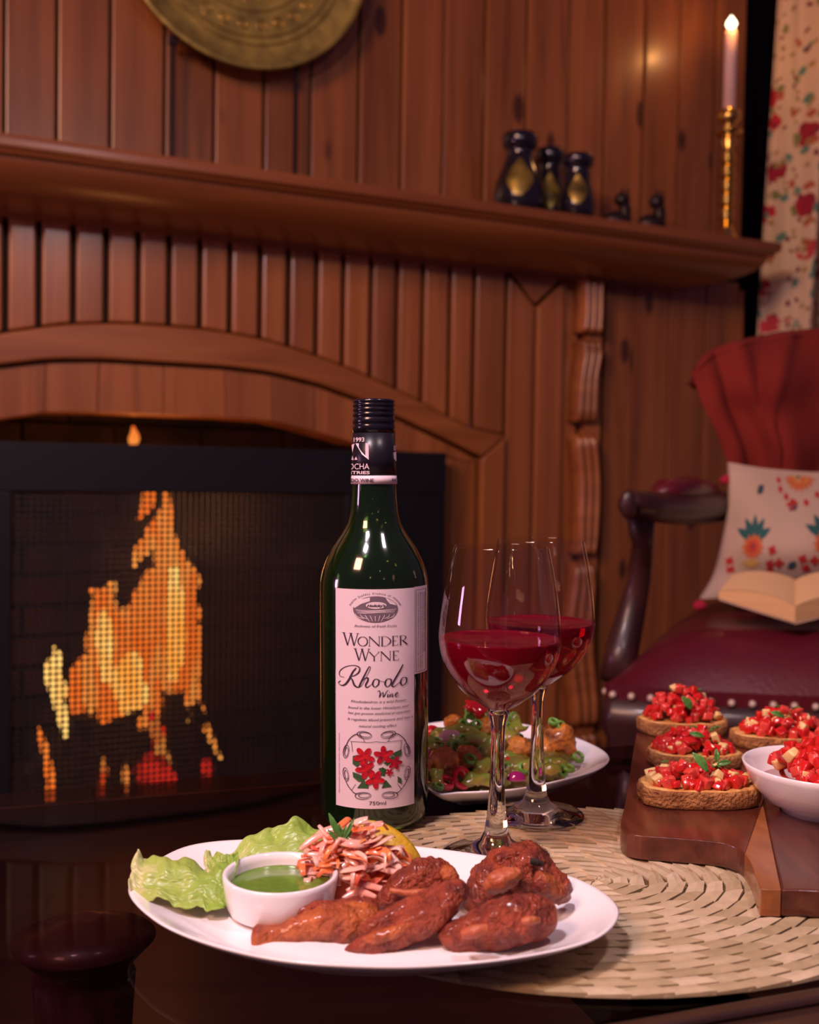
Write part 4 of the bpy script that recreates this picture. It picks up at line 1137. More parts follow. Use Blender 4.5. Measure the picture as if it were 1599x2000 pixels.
def heap(parent, base, c, rx, ry, h, n, r, tops=True, cheese=.11, size=.0064, herbs=3):
    for i in range(n):
        a = r.uniform(0, 2*PI); q = math.sqrt(r.random()); lay = r.random()
        x, y = q*math.cos(a)*rx, q*math.sin(a)*ry
        z = .0025+max(0, (1-q*q))*h*(.25+.75*lay)
        if r.random() < cheese: place('cheese_cube', CC[r.randrange(3)], parent, base, c+V((x, y, z+.001)), size*.95, r)
        else: place('tomato_piece', TC[r.randrange(7)], parent, base, c+V((x, y, z)), size*r.uniform(.85, 1.15), r)
    for i in range(herbs):
        a = r.uniform(0, 2*PI); q = r.uniform(.3, .9); m = MB()
        leaf(m, c+V((q*math.cos(a)*rx, q*math.sin(a)*ry, .003+h*(1-q*q))), (r.uniform(-1, 1), r.uniform(-1, .3), .3), (0, 0, 1), .010, .004)
        solidify(part('herb_shred', m, M['basil'], parent), .0003)
def bruschetta(cpx, cpy, z0, rx, ry, rot, thick, n, label, seed, hh, leafs=()):
    r = random.Random(seed)
    c = P(cpx, cpy, z0); t = thing('bruschetta', label, 'bruschetta', c, 0, 'bruschetta on the serving board')
    out = []
    for k in range(56):
        a = 2*PI*k/56
        rr = 1+.06*noise.noise(V((math.cos(a)*1.2, math.sin(a)*1.2, seed)))*2+.025*noise.noise(V((math.cos(a)*4, math.sin(a)*4, seed+5)))
        sq = (abs(math.cos(a))**2.6+abs(math.sin(a))**2.6)**(-1/2.6)
        x, y = rx*rr*sq*math.cos(a), ry*rr*sq*math.sin(a)
        out.append(V((c.x+x*math.cos(rot)-y*math.sin(rot), c.y+x*math.sin(rot)+y*math.cos(rot), z0)))
    def ring(s, z, j=0):
        return [V((c.x+(p.x-c.x)*s, c.y+(p.y-c.y)*s, z))+V((noise.noise(p*210+V((0, 0, z*300))), noise.noise(p*190+V((5, 0, z*300))), noise.noise(p*150+V((0, 9, z*200)))))*j for p in out]
    m = MB(); m.rings([ring(.94, z0+.0002), ring(.985, z0+.0012, .0006), ring(1, z0+thick*.35, .0011), ring(1.0, z0+thick*.75, .0011), ring(.985, z0+thick*.97, .0007), ring(.955, z0+thick*.98, .0003)], True)
    part('crust', m, M['crust'], t)
    m = MB(); m.rings([ring(.965, z0+.0010), ring(.962, z0+thick*.96, .0003), ring(.93, z0+thick+.0006, .0010), ring(.8, z0+thick, .0010), ring(.6, z0+thick, .001), ring(.3, z0+thick, .001), ring(.01, z0+thick)], True)
    part('toast', m, M['crumb'], t)
    heap(t, c, c+V((0, 0, thick)), rx*.80, ry*.80, hh, int(n*1.35), r, size=.0066)
    for (x, y, dz, d, L_, W_) in leafs:
        m = MB(); b_ = P(x, y, z0+thick+dz); leaf(m, b_, d, (0, -1, .5), L_, W_, .15)
        solidify(part('basil_leaf', m, M['basil'], t), .0004)
    return t
bruschetta(1359, 1564, bz, .0425, .024, .05, .0130, 70, 'front slice of tomato bruschetta with an upright basil leaf, nearest on the walnut board', 5, .010,
           [(1382, 1508, .013, (-.5, .15, .62), .0165, .0062), (1400, 1492, .012, (.8, -.1, .15), .010, .004)])
bruschetta(1352, 1492, bz, .037, .023, -.02, .0115, 70, 'middle slice of tomato bruschetta, just behind the front one on the board', 8, .016,
           [(1345, 1432, .016, (.8, -.1, -.15), .012, .0045), (1398, 1462, .012, (.0, -.2, -.8), .011, .004)])
bruschetta(1334, 1430, bz, .040, .025, .1, .0125, 80, 'rear left slice of tomato bruschetta with a basil leaf standing on top', 11, .027,
           [(1350, 1385, .014, (-.45, .0, .55), .014, .0075)])
bruschetta(1530, 1455, bz, .044, .026, 0, .011, 85, 'rear right slice of tomato bruschetta, behind the white bowl', 14, .018, [(1530, 1400, .020, (-.9, 0, .3), .012, .005), (1592, 1435, .016, (.9, 0, .2), .014, .006)])
# bowl of salsa
bc = P(1585, 1603, bz); bR = .053
zrim = TZ+.0535
q = P(1455, 1490, zrim)
bc = V((q.x+bR, q.y, bz))
H = zrim-bz
t = thing('white_bowl', 'white china bowl of chopped tomato salsa on the wooden board', 'bowl', bc, 0)
m = MB(); m.lathe([(0, .003), (bR*.42, .003), (bR*.44, 0), (bR*.50, 0), (bR*.53, .004), (bR*.72, H*.24), (bR*.88, H*.55), (bR*.97, H*.86), (bR, H*.98), (bR*.985, H), (bR*.96, H*.985), (bR*.93, H*.84), (bR*.84, H*.56), (bR*.66, H*.26), (bR*.4, .0085), (0, .007)], bc, 96)
part('china_shell', m, M['china'], t)
r = random.Random(21)
sal = thing('tomato_salsa', 'diced tomato salsa with pale cheese cubes heaped in the white bowl', 'salsa', bc+V((0, 0, .0085)), 0)
for i in range(300):
    a = r.uniform(0, 2*PI); q = math.sqrt(r.random()); x, y = q*math.cos(a), q*math.sin(a)
    rr = bR*.74; z = H*.66+.030*(1-q*q)*(.3+.7*r.random())
    if x < -.62: continue
    p = bc+V((x*rr, y*rr, z))
    if r.random() < .12: place('cheese_cube', CC[r.randrange(3)], sal, bc+V((0, 0, .0085)), p, .0075, r)
    else: place('tomato_piece', TC[r.randrange(7)], sal, bc+V((0, 0, .0085)), p, .0072, r)
m = MB(); m.lathe([(0, H*.30), (bR*.55, H*.30), (bR*.78, H*.60), (0, H*.62)], bc, 40); part('juice', m, M['tomato2'], sal)
for k in range(4):
    m = MB(); leaf(m, P(1568+k*12, 1500-k*2, zrim-.002+.001*k), (.9, -.2+.2*k, .1+.1*k), (0, 0, 1), .018, .009, .2); solidify(part('basil_leaf', m, M['basil'], sal), .0004)
# ================================================================== stir-fry on the rear plate
def lump(path, amp=.22, fr=90, seed=0, n=22, m_=30, flat=1.0, mat_=None):
    """path of (px, py, depth, radius px) -> lumpy rounded solid"""
    V4 = [V((a, b, c_, d_)) for a, b, c_, d_ in path]
    pts, rad = [], []
    ext = m_
    for i in range(ext+1):
        t_ = i/ext; q = crom(V4, t_)
        e_ = 1
        if t_ < .08: e_ = math.sqrt(max(0, 1-((.08-t_)/.08)**2))
        if t_ > .92: e_ = math.sqrt(max(0, 1-((t_-.92)/.08)**2))
        pts.append(PD(q[0], q[1], q[2])); rad.append(max(q[3]*q[2]/2090*max(e_, .12), .0003))
    m = MB()
    sd = V((seed*3.7, seed*1.3, seed*5.1))
    m.tube(pts, rad, n, flat=flat, disp=lambda q, o: o*(amp*noise.noise(q*fr+sd)+amp*.5*noise.noise(q*fr*2.7+sd)+amp*.42*noise.noise(q*fr*6+sd)+amp*.2*noise.noise(q*fr*14+sd)+amp*.9*(.2-abs(noise.noise(q*fr*1.7+sd*2)))))
    return m
def ball(px_, py_, d, r_, label, seed, squash=.9):
    c = PD(px_, py_, d); rr = r_*d/2090; m = MB(); sd = V((seed*3.1, seed, 0))
    m.ellipsoid(c, rr, rr, rr*squash, 36, 24, disp=lambda q, o: o*(.28*noise.noise(q*70+sd)+.14*noise.noise(q*190+sd)+.07*noise.noise(q*480+sd)))
    return solo('fritter', m, M['fried'], label, 'fritter', c-V((0, 0, rr*squash)), 'glazed fritters in the stir-fry')
ball(868, 1492, .800, 33, 'glazed brown fritter beside the bottle at the front left of the stir-fry', 1)
ball(885, 1412, .875, 19, 'small glazed fritter on top at the back left of the stir-fry', 2)
ball(1090, 1450, .880, 37, 'large glazed fritter on the right side of the rear plate', 3, 1.1)
ball(915, 1480, .815, 26, 'glazed fritter half hidden behind the front left fritter', 4)
ball(1010, 1462, .850, 28, 'glazed fritter in the middle of the stir-fry between the glass stems', 5)
ball(955, 1425, .875, 26, 'glazed fritter under the green onions near the top of the heap', 6)
ball(950, 1502, .815, 24, 'glazed fritter low in front of the nearer glass stem', 7)
ball(1060, 1468, .870, 26, 'glazed fritter tucked against the large right one', 8)
def strip(name, mt, px_, py_, d, L_, w_, ang, arc, seed, lab, cat, grp, th_=.0016):
    r = random.Random(seed); c = PD(px_, py_, d); L_ *= d/2090; w_ *= d/2090
    dx = V((math.cos(ang), math.sin(ang)*.3, math.sin(ang))).normalized(); nrm = V((r.uniform(-.2, .2), -.8, .6)).normalized(); s = dx.cross(nrm).normalized(); nrm = s.cross(dx)
    def fn(a, b):
        t_ = (a-.5)*2; u_ = (b-.5)*2
        wv = w_*.62*(1-.30*t_**4)*(1+.25*noise.noise(V((t_*2, u_*2, seed))))
        return c+V((noise.noise(V((t_*1.5, u_, seed+3))), noise.noise(V((t_*1.5, u_, seed+6))), noise.noise(V((t_*1.5, u_, seed+9)))))*w_*.35+dx*(t_*L_/2)+s*(u_*wv)+nrm*(arc*L_*.5*(1-t_*t_)+.25*w_*(1-u_*u_))
    m = MB(); m.grid(fn, 12, 6)
    o = solo(name, m, mt, lab, cat, c, grp); solidify(o, th_, -1); return o
gp_ = 'pepper pieces in the stir-fry'
pep = 'glossy green pepper piece heaped in the stir-fry on the rear plate'
for i, (x, y, d, L_, w_, a, c_) in enumerate([(925, 1450, .845, 62, 26, .2, .4), (905, 1432, .86, 60, 24, -.1, .3), (960, 1462, .835, 60, 30, .5, .5), (985, 1440, .86, 56, 30, -.4, .4), (1005, 1430, .87, 48, 26, .8, .4),
        (850, 1520, .775, 40, 24, 1.3, .3), (940, 1505, .80, 52, 24, .9, .4), (985, 1490, .83, 66, 26, .2, .35), (1035, 1475, .85, 60, 24, -.3, .3), (1065, 1505, .82, 60, 18, .15, .2), (1020, 1500, .82, 70, 18, .35, .3),
        (845, 1460, .82, 40, 26, 1.2, .4), (895, 1455, .84, 44, 22, -.5, .3), (950, 1400, .885, 40, 20, -.3, .3), (998, 1410, .885, 40, 22, .9, .4), (970, 1520, .80, 50, 20, .6, .3), (1085, 1490, .84, 46, 16, -.1, .2), (862, 1435, .86, 46, 20, .1, .3), (930, 1525, .785, 60, 22, .1, .2)]):
    strip('green_pepper_piece', M['pepper'], x, y, d, L_, w_, a, c_, i, pep, 'vegetable', gp_)
def onion_(px_, py_, d, r_, mt, lab, seed):
    c = PD(px_, py_, d); rr = r_*d/2090; m = MB()
    m.lathe([(rr*math.sin(a*PI/2/10), rr*.8*math.cos(a*PI/2/10)) for a in range(11)], c, 28, ell=(1, .8))
    o = solo('onion_petal', m, mt, lab, 'vegetable', c); solidify(o, .0012, -1)
onion_(880, 1445, .850, 26, M['pinkonion'], 'shiny pale pink onion petal at the left of the stir-fry', 1)
onion_(1008, 1522, .805, 20, M['purpleonion'], 'bright purple onion petal at the front rim between the glass stems', 2)
onion_(840, 1480, .815, 18, M['purpleonion'], 'dark purple onion petal tucked right beside the wine bottle', 3)
def ringy(name, mt, px_, py_, d, r_, w_, tilt, lab, cat, grp=None):
    c = PD(px_, py_, d); rr = r_*d/2090; Rm = Matrix.Rotation(tilt, 3, 'X') @ Matrix.Rotation(tilt*.6, 3, 'Y'); m = MB()
    m.tube([c+Rm@V((rr*math.cos(k*PI/12), rr*math.sin(k*PI/12), 0)) for k in range(23)], w_*d/2090, 8, flat=1.6)
    return solo(name, m, mt, lab, cat, c, grp)
ringy('chili_slice', M['chili'], 900, 1520, .785, 16, 6, 1.0, 'red chili ring slice at the front rim beside the bottle', 'vegetable')
ringy('chili_slice', M['chili'], 872, 1528, .778, 13, 5, .5, 'red chili strip curl at the lower left front rim', 'vegetable')
ringy('chili_slice', M['chili'], 1000, 1485, .828, 12, 5, .4, 'red chili ring low between the two glass stems', 'vegetable')
ringy('chili_slice', M['chili'], 845, 1430, .865, 9, 6, .8, 'small red chili ring at the back left by the bottle', 'vegetable')
strip('chili_slice', M['chili'], 930, 1388, .885, 50, 20, -.5, .5, 3, 'red pepper slice on the very top of the stir-fry heap', 'vegetable', None)
r = random.Random(5)
for i, (x, y, d) in enumerate([(915, 1405, .88), (900, 1418, .87), (905, 1445, .842), (912, 1458, .835), (932, 1415, .87), (975, 1400, .885), (985, 1410, .88), (1000, 1420, .878), (995, 1432, .87), (1010, 1440, .87), (850, 1450, .835), (862, 1470, .81),
        (893, 1460, .832), (915, 1482, .80), (1082, 1410, .875), (1098, 1418, .875), (1105, 1425, .88), (1130, 1478, .87), (1100, 1505, .83), (1112, 1500, .835), (960, 1488, .82), (1020, 1500, .815), (860, 1535, .77), (985, 1500, .815), (940, 1470, .83), (968, 1418, .872), (920, 1392, .885), (1000, 1402, .885)]):
    ringy('spring_onion_slice', M['spring'], x+r.uniform(-3, 3), y, d, 8+r.random()*3, 3.2, r.uniform(.2, 1.3), 'chopped green spring onion scattered over the stir-fry', 'vegetable', 'spring onion slices')
sauce = MB(); sauce.ellipsoid(V((pc2.x-.012, pc2.y-.004, TZ+.0085)), .066, .064, .024, 48, 20, disp=lambda q, o: o*(.22*noise.noise(q*60)+.12*noise.noise(q*160)))
for p in sauce.v: p.z = max(p.z, TZ+.0082)
solo('sauce_bed', sauce, mat('dark_stir_fry_sauce', (.12, .07, .015), .15, col2=(.22, .19, .03), nscale=60, bump=.6, bscale=120, coat=.6), 'brown glossy vegetable and sauce bed under the fritters on the rear plate', 'sauce', V((pc2.x+.005, pc2.y-.01, TZ+.006)))
# ================================================================== front plate food
def chick(name, path, mt, label, seed, amp=.2, extra=(), bone=None, flat=1.0, fr=75):
    m = lump(path, amp, fr, seed, 40, 70, flat)
    lo_ = min(m.v, key=lambda p: p.z)
    c = sum(m.v, V())/len(m.v)
    t = thing(name, label, 'chicken', V((c.x, c.y, lo_.z)), 0, 'spiced chicken pieces on the oval plate')
    part('meat', m, mt, t)
    for k, (pp, mm, nm) in enumerate(extra):
        part(nm, lump(pp, amp, fr*1.2, seed+k+20, 30, 40), mm, t)
    return t
CH, C2_, BN = M['chicken'], M['chicken2'], M['bone']
chick('chicken_drumstick', [(492, 1836, .533, 24), (508, 1834, .533, 27), (535, 1826, .534, 19), (575, 1820, .535, 26), (620, 1810, .538, 37), (675, 1805, .54, 44), (715, 1800, .543, 38), (742, 1800, .548, 24)], C2_,
      'long spiced chicken drumstick whose knobbly end lies against the sauce cup', 1, .16,
      [([(578, 1782, .540, 12), (610, 1778, .542, 17), (660, 1776, .545, 20), (710, 1775, .548, 22), (735, 1782, .55, 12)], CH, 'skin_flap')])
chick('chicken_wing', [(672, 1862, .522, 8), (705, 1850, .522, 20), (750, 1836, .524, 27), (800, 1812, .527, 31), (850, 1782, .532, 33), (885, 1745, .54, 30), (900, 1722, .545, 18)], CH,
      'folded chicken wing lying diagonally in the middle of the oval plate', 2, .16,
      [([(668, 1832, .535, 12), (710, 1820, .535, 22), (765, 1795, .536, 23), (820, 1765, .54, 22), (870, 1735, .545, 16)], CH, 'inner_joint'), ([(690, 1850, .523, 8), (730, 1834, .520, 14), (770, 1822, .520, 13), (800, 1806, .522, 6)], C2_, 'skin_flap')])
chick('chicken_thigh', [(738, 1768, .560, 14), (768, 1752, .562, 28), (800, 1728, .566, 36), (840, 1715, .568, 38), (872, 1722, .568, 28), (888, 1738, .566, 14)], CH,
      'dark charred chicken thigh between the carrot salad and the wing', 3, .24,
      [([(760, 1738, .552, 5), (800, 1745, .550, 8), (850, 1740, .549, 7), (870, 1732, .55, 4)], BN, 'pale_sinew'), ([(862, 1700, .560, 10), (876, 1710, .558, 14), (884, 1728, .556, 10)], C2_, 'skin_flap')])
chick('chicken_drumstick', [(862, 1838, .527, 16), (875, 1832, .527, 30), (915, 1824, .528, 37), (965, 1808, .53, 46), (1015, 1795, .532, 48), (1055, 1790, .535, 42), (1084, 1792, .537, 24)], CH,
      'thick reddish chicken drumstick at the front right of the oval plate', 4, .15,
      [([(900, 1826, .512, 8), (930, 1818, .512, 13), (955, 1812, .512, 8)], BN, 'pale_sinew'), ([(1018, 1800, .516, 6), (1035, 1798, .516, 9), (1055, 1796, .518, 6)], BN, 'pale_sinew'), ([(960, 1780, .528, 10), (990, 1768, .53, 18), (1040, 1762, .532, 16), (1060, 1764, .535, 8)], CH, 'skin_flap')])
chick('chicken_thigh', [(912, 1778, .570, 18), (938, 1750, .575, 38), (975, 1718, .58, 50), (1020, 1706, .584, 54), (1065, 1722, .584, 44), (1098, 1742, .582, 26), (1112, 1752, .580, 12)], CH,
      'chunky chicken thigh with orange edges at the back right of the oval plate', 5, .26,
      [([(950, 1738, .560, 14), (975, 1722, .558, 22), (1000, 1712, .560, 18), (1018, 1704, .562, 10)], BN, 'meat_face'), ([(1040, 1722, .556, 16), (1060, 1728, .556, 24), (1090, 1746, .562, 20), (1106, 1752, .568, 10)], C2_, 'skin_flap'),
       ([(965, 1685, .575, 12), (1000, 1674, .58, 18), (1040, 1676, .582, 16), (1062, 1690, .58, 10)], CH, 'crisp_ridge'), ([(1035, 1682, .570, 5), (1048, 1684, .570, 8), (1060, 1688, .570, 5)], M['char'], 'burnt_spot')])
# sauce cup
rz_ = TZ+.0125; rb_ = P(547, 1779, rz_); rR = .0307; rH = .0215
t = thing('sauce_cup', 'small round white china cup holding green chutney on the oval plate', 'cup', rb_, 0)
m = MB(); m.lathe([(0, 0), (rR*.80, 0), (rR*.88, .0015), (rR*.93, .005), (rR*.98, .014), (rR, .0185), (rR*1.0, rH-.0008), (rR*.975, rH), (rR*.915, rH-.0008), (rR*.89, rH-.004), (rR*.86, .008), (rR*.8, .005), (0, .004)], rb_, 96)
part('cup_wall', m, M['china'], t)
m = MB(); m.lathe([(0, .0045), (rR*.78, .0052), (rR*.862, .009), (rR*.876, .0150), (rR*.86, .0147), (rR*.6, .0146), (0, .0147)], rb_, 64)
solo('green_chutney', m, M['chutney'], 'smooth green chutney filling the small white cup', 'sauce', rb_+V((0, 0, .0045)))
# lettuce
def rowsP(rows): return [[PD(*q) for q in r_] for r_ in rows]
def ruffle(sd, amp, fr=1.0):
    def f(s, t_, p):
        ed = abs(t_-.5)*2
        k = .25+.75*ed
        return V((noise.noise(V((s*7*fr, t_*4, sd)))*amp*.5*k, noise.noise(V((s*6*fr, t_*5, sd+4)))*amp*.6*k, (noise.noise(V((s*5.5*fr, t_*3.2, sd+8)))*1.1+.35*noise.noise(V((s*15*fr, t_*7, sd+2))))*amp*k))
    return f
def lettuce(rows, label, sd, amp, extra=None):
    R3 = rowsP(rows); m = MB(); m.grid(patch(R3, ruffle(sd, amp)), 90, 44, uv=True)
    b_ = min(m.v, key=lambda p: p.z)
    o = solo('lettuce_leaf', m, M['lettuce'], label, 'lettuce', b_, 'lettuce leaves on the oval plate'); solidify(o, .0005)
    return o
lettuce([[(268, 1660, .590), (300, 1676, .590), (350, 1686, .59), (400, 1690, .588), (440, 1680, .585), (462, 1680, .583)],
         [(258, 1688, .578), (300, 1700, .575), (350, 1708, .574), (400, 1706, .574), (435, 1702, .575), (462, 1702, .575)],
         [(256, 1702, .572), (290, 1728, .567), (345, 1725, .568), (395, 1722, .568), (430, 1728, .568), (455, 1725, .569)],
         [(252, 1722, .567), (290, 1745, .562), (340, 1748, .561), (390, 1748, .561), (425, 1748, .561), (450, 1745, .562)],
         [(262, 1745, .560), (300, 1760, .556), (345, 1766, .555), (395, 1772, .554), (430, 1776, .554), (448, 1772, .555)]],
        'crinkled pale green lettuce leaf hanging over the left rim of the oval plate', 3, .0065)
lettuce([[(418, 1688, .592), (470, 1648, .605), (520, 1618, .612), (570, 1606, .618), (620, 1612, .622), (668, 1625, .622)],
         [(428, 1700, .588), (480, 1672, .596), (530, 1646, .604), (580, 1634, .608), (630, 1636, .612), (672, 1645, .612)],
         [(432, 1712, .584), (490, 1692, .589), (540, 1672, .596), (590, 1662, .602), (635, 1660, .605), (670, 1662, .605)],
         [(438, 1722, .580), (495, 1712, .585), (550, 1698, .590), (600, 1688, .596), (640, 1680, .60), (665, 1676, .60)]],
        'curled green lettuce leaf rising behind the chutney cup', 7, .0055)
lettuce([[(402, 1662, .600), (418, 1666, .598), (440, 1672, .595), (458, 1668, .593)], [(398, 1684, .590), (420, 1692, .588), (445, 1695, .587), (470, 1692, .586)], [(405, 1706, .582), (430, 1712, .580), (455, 1712, .580), (475, 1708, .580)]],
        'small ruffled lettuce tuft between the two larger leaves', 12, .0045)
# carrot and onion salad
r = random.Random(12)
sc0 = P(692, 1738, TZ+.014); sbase = V((sc0.x, .585, TZ+.0115))
sal2 = thing('shredded_salad', 'heap of shredded carrot and pink onion beside the chutney cup', 'salad', sbase, 0)
m = MB(); m.ellipsoid(sbase+V((.002, .002, .004)), .024, .018, .024, 28, 16, disp=lambda q, o: o*.25*noise.noise(q*90)); m.v = [V((p.x, p.y, max(p.z, TZ+.0118))) for p in m.v]; part('salad_core', m, M['carrot'], sal2)
def hm(x, y): return .042*max(0, 1-(x/.034)**2-(y/.028)**2)**.6
for i in range(130):
    on = i % 5 != 0
    a = r.uniform(0, 2*PI); q = math.sqrt(r.random())*.95; x, y = q*math.cos(a)*.031, q*math.sin(a)*.024
    an = r.choice((0, 0, PI/2))+r.uniform(-.7, .7); L_ = r.uniform(.012, .022); cv_ = r.uniform(-1.2, 1.2); tl = r.uniform(-.45, .45); pts = []
    z0_ = hm(x, y)*r.uniform(.55, 1.04)
    for k in range(9):
        s_ = (k/8-.5)*L_; q_ = an+cv_*(k/8-.5)
        xx = x+s_*math.cos(q_); yy = y+s_*math.sin(q_)
        pts.append(sbase+V((xx, yy, max(.002, min(z0_+s_*tl, hm(xx, yy)+.006)))))
    wd_ = r.uniform(.0018, .0031) if on else r.uniform(.0011, .0018)
    m = MB(); m.tube(pts, [wd_*(.45+.55*math.sin(PI*(k+.6)/9.2)) for k in range(9)], 8, flat=.26 if on else .55, up=(r.uniform(-.6, .6), r.uniform(-1, .2), 1))
    part('onion_shred' if on else 'carrot_shred', m, M['onion'] if i % 3 else M['carrot'], sal2)
# long bright shreds seen in front
for P_ in ([(622, 1612), (650, 1640), (690, 1648), (716, 1622)], [(632, 1634), (655, 1680), (662, 1730)], [(690, 1676), (700, 1720), (708, 1752)], [(640, 1700), (690, 1722), (750, 1735)], [(676, 1740), (710, 1728), (760, 1742)],
           [(700, 1650), (740, 1672), (790, 1700)], [(585, 1660), (610, 1640), (640, 1625)], [(668, 1755), (700, 1742), (735, 1752)], [(720, 1690), (760, 1700), (800, 1712)], [(600, 1668), (630, 1672), (668, 1690)], [(745, 1650), (770, 1680), (790, 1715)], [(660, 1712), (672, 1690), (700, 1670), (725, 1640)]):
    V3 = [V((a, b, 0)) for a, b in P_]; m = MB(); pts = []
    for k in range(13):
        q = crom(V3, k/12); pts.append(PD(q[0], q[1], .572-(q[1]-1690)*.00018))
    m.tube(pts, [.0007+.0013*math.sin(PI*(k+.7)/13.5) for k in range(13)], 10, flat=.5, up=(0, -.7, .7)); part('onion_shred', m, M['onion'], sal2)
# mint sprig
mt_ = thing('mint_sprig', 'small green mint sprig standing on top of the shredded salad', 'herb', PD(668, 1640, .575), 0)
for (x, y, x2, y2, w_) in ((668, 1642, 642, 1588, 13), (668, 1642, 662, 1608, 9), (670, 1642, 692, 1598, 9), (668, 1640, 676, 1612, 8), (660, 1642, 640, 1620, 9), (664, 1640, 650, 1600, 9), (672, 1642, 688, 1622, 8)):
    m = MB(); a_, b_ = PD(x, y, .573), PD(x2, y2, .575); leaf(m, a_, b_-a_, (0, -1, .2), (b_-a_).length, w_*.573/2090, .08); solidify(part('leaf', m, M['basil'], mt_), .0003)
# lemon wedge
lw = PD(748, 1676, .612); rr = .0225
t = thing('lemon_wedge', 'yellow lemon wedge leaning behind the shredded carrot salad', 'lemon', lw-V((0, 0, rr)), 0)
Rl = Matrix.Rotation(-.25, 3, 'Z') @ Matrix.Rotation(.55, 3, 'Y')
def wfn(rad_):
    def fn(a, b):
        la = (a-.5)*PI*.98; lo_ = -.15+b*1.45
        return lw+Rl@V((rad_*1.18*math.sin(la), -rad_*math.cos(la)*math.cos(lo_), rad_*math.cos(la)*math.sin(lo_)))
    return fn
m = MB(); m.grid(wfn(rr), 24, 14); solidify(part('peel', m, M['lemon'], t), .0018, -1)
for lo_ in (-.15, 1.30):
    m = MB(); m.grid(lambda a, b: lw+Rl@V((rr*1.14*math.sin((a-.5)*PI)*(.05+.95*b), -rr*.96*math.cos((a-.5)*PI)*b*math.cos(lo_), rr*.96*math.cos((a-.5)*PI)*b*math.sin(lo_))), 20, 6)
    part('flesh_face', m, M['lemonflesh'], t)
# ================================================================== armchair
sz = .43
FL = PZ(1172, 1326, sz); 
fd = 1.48
ch_dir = V((math.cos(-.13), math.sin(-.13), 0)); ch_back = V((.13+.10, 1, 0)).normalized()
FLp = V((FL.x, FL.y, 0))
chair = thing('armchair', 'dark carved wooden armchair with burgundy leather seat and studded edge', 'armchair', FLp+ch_dir*.3+ch_back*.25, -.13)
SW = .66
def CP(u, v, z):                 # u along the front edge, v towards the back (tapering in)
    tap = 1-.16*v/.56
    uu = SW/2+(u-SW/2)*tap
    return FLp+ch_dir*uu+ch_back*v+V((.0, 0, z))+V((v*.10, 0, 0))
def domefn(s, q):
    u, v = s*SW, q*.58
    e_ = min(s, 1-s)*2; f_ = min(q, 1-q)*2
    dome = (1-(1-min(1, e_*2.2))**2.4)*(1-(1-min(1, f_*2.6))**2.4)
    cor = 0
    return CP(SW/2+(u-SW/2)*(1-.0*cor), v+(0 if q > .5 else .030*(abs(2*s-1)**3.5)), sz-.012+.075*dome+.006*noise.noise(V((s*3, q*3, 2))))
m = MB(); m.grid(domefn, 48, 40)
nfr = 48
front = [CP(SW*i/nfr, .030*(abs(2*i/nfr-1)**3.5), 0) for i in range(nfr+1)]
def rimline(u_, v_): return CP(u_, v_, 0)
loop = [CP(SW*i/nfr, .030*(abs(2*i/nfr-1)**3.5), 0) for i in range(nfr+1)]+[CP(SW, .03+.55*i/10, 0) for i in range(1, 11)]+[CP(SW*(1-i/10), .58, 0) for i in range(1, 11)]+[CP(0, .58-.55*i/10, 0) for i in range(1, 10)]
m.rings([[V((p.x, p.y, sz-.035)) for p in loop], [V((p.x, p.y, sz-.012)) for p in loop]], True, False, False)
part('seat', m, M['leather'], chair)
cen = sum(loop, V())/len(loop)
m = MB()
def off(s, z, o=0): return [V((cen.x+(p.x-cen.x)*s, cen.y+(p.y-cen.y)*s, z)) for p in loop]
m.rings([off(.9, sz-.14), off(.985, sz-.14), off(1.0, sz-.125), off(.99, sz-.09), off(1.012, sz-.07), off(1.006, sz-.032), off(.9, sz-.032)], True)
part('seat_rail', m, M['mahogany'], chair)
def nailat(p, d):
    m = MB(); m.ellipsoid(p, .0052, .0052, .0052, 10, 6); return m
n0 = None
pts_n = [(CP(.012+k*.0275, .030*(abs(2*(.012+k*.0275)/SW-1)**3.5)-.003, sz-.026)) for k in range(24)]+[(CP(-.003, .045+.028*k, sz-.026)) for k in range(16)]
for k, p in enumerate(pts_n): part('nail_head', nailat(p, 0), M['nail'], chair)
# arm, arm pad and curved post
def q3(x, y, d): return PD(x, y, d)
for sg in (0, 1):
    sh = (lambda p: p) if not sg else (lambda p: p+ch_dir*(SW+.04))
    m = MB(); m.tube([sh(q3(1222, 985, 1.52)), sh(q3(1232, 985, 1.53)), sh(q3(1270, 990, 1.58)), sh(q3(1330, 993, 1.68)), sh(q3(1390, 990, 1.80)), sh(q3(1430, 987, 1.90))], [.014, .021, .024, .027, .030, .026], 16, flat=.95); part('arm', m, M['mahogany'], chair)
    m = MB(); m.ellipsoid(sh(q3(1226, 985, 1.50)), .012, .008, .021, 16, 10); part('arm_scroll', m, M['mahogany'], chair)
    m = MB(); m.tube([sh(q3(1284, 966, 1.62)), sh(q3(1300, 958, 1.64)), sh(q3(1340, 955, 1.72)), sh(q3(1378, 960, 1.80)), sh(q3(1395, 970, 1.83))], [.008, .024, .028, .024, .008], 16, flat=.75); part('arm_pad', m, M['leather'], chair)
    m = MB(); m.tube([sh(q3(1250, 1005, 1.58)), sh(q3(1255, 1060, 1.60)), sh(q3(1248, 1130, 1.62)), sh(q3(1232, 1200, 1.62)), sh(q3(1215, 1270, 1.60)), sh(q3(1205, 1330, 1.58))], [.018, .014, .015, .018, .021, .022], 16, flat=1.2); part('arm_post', m, M['mahogany'], chair)
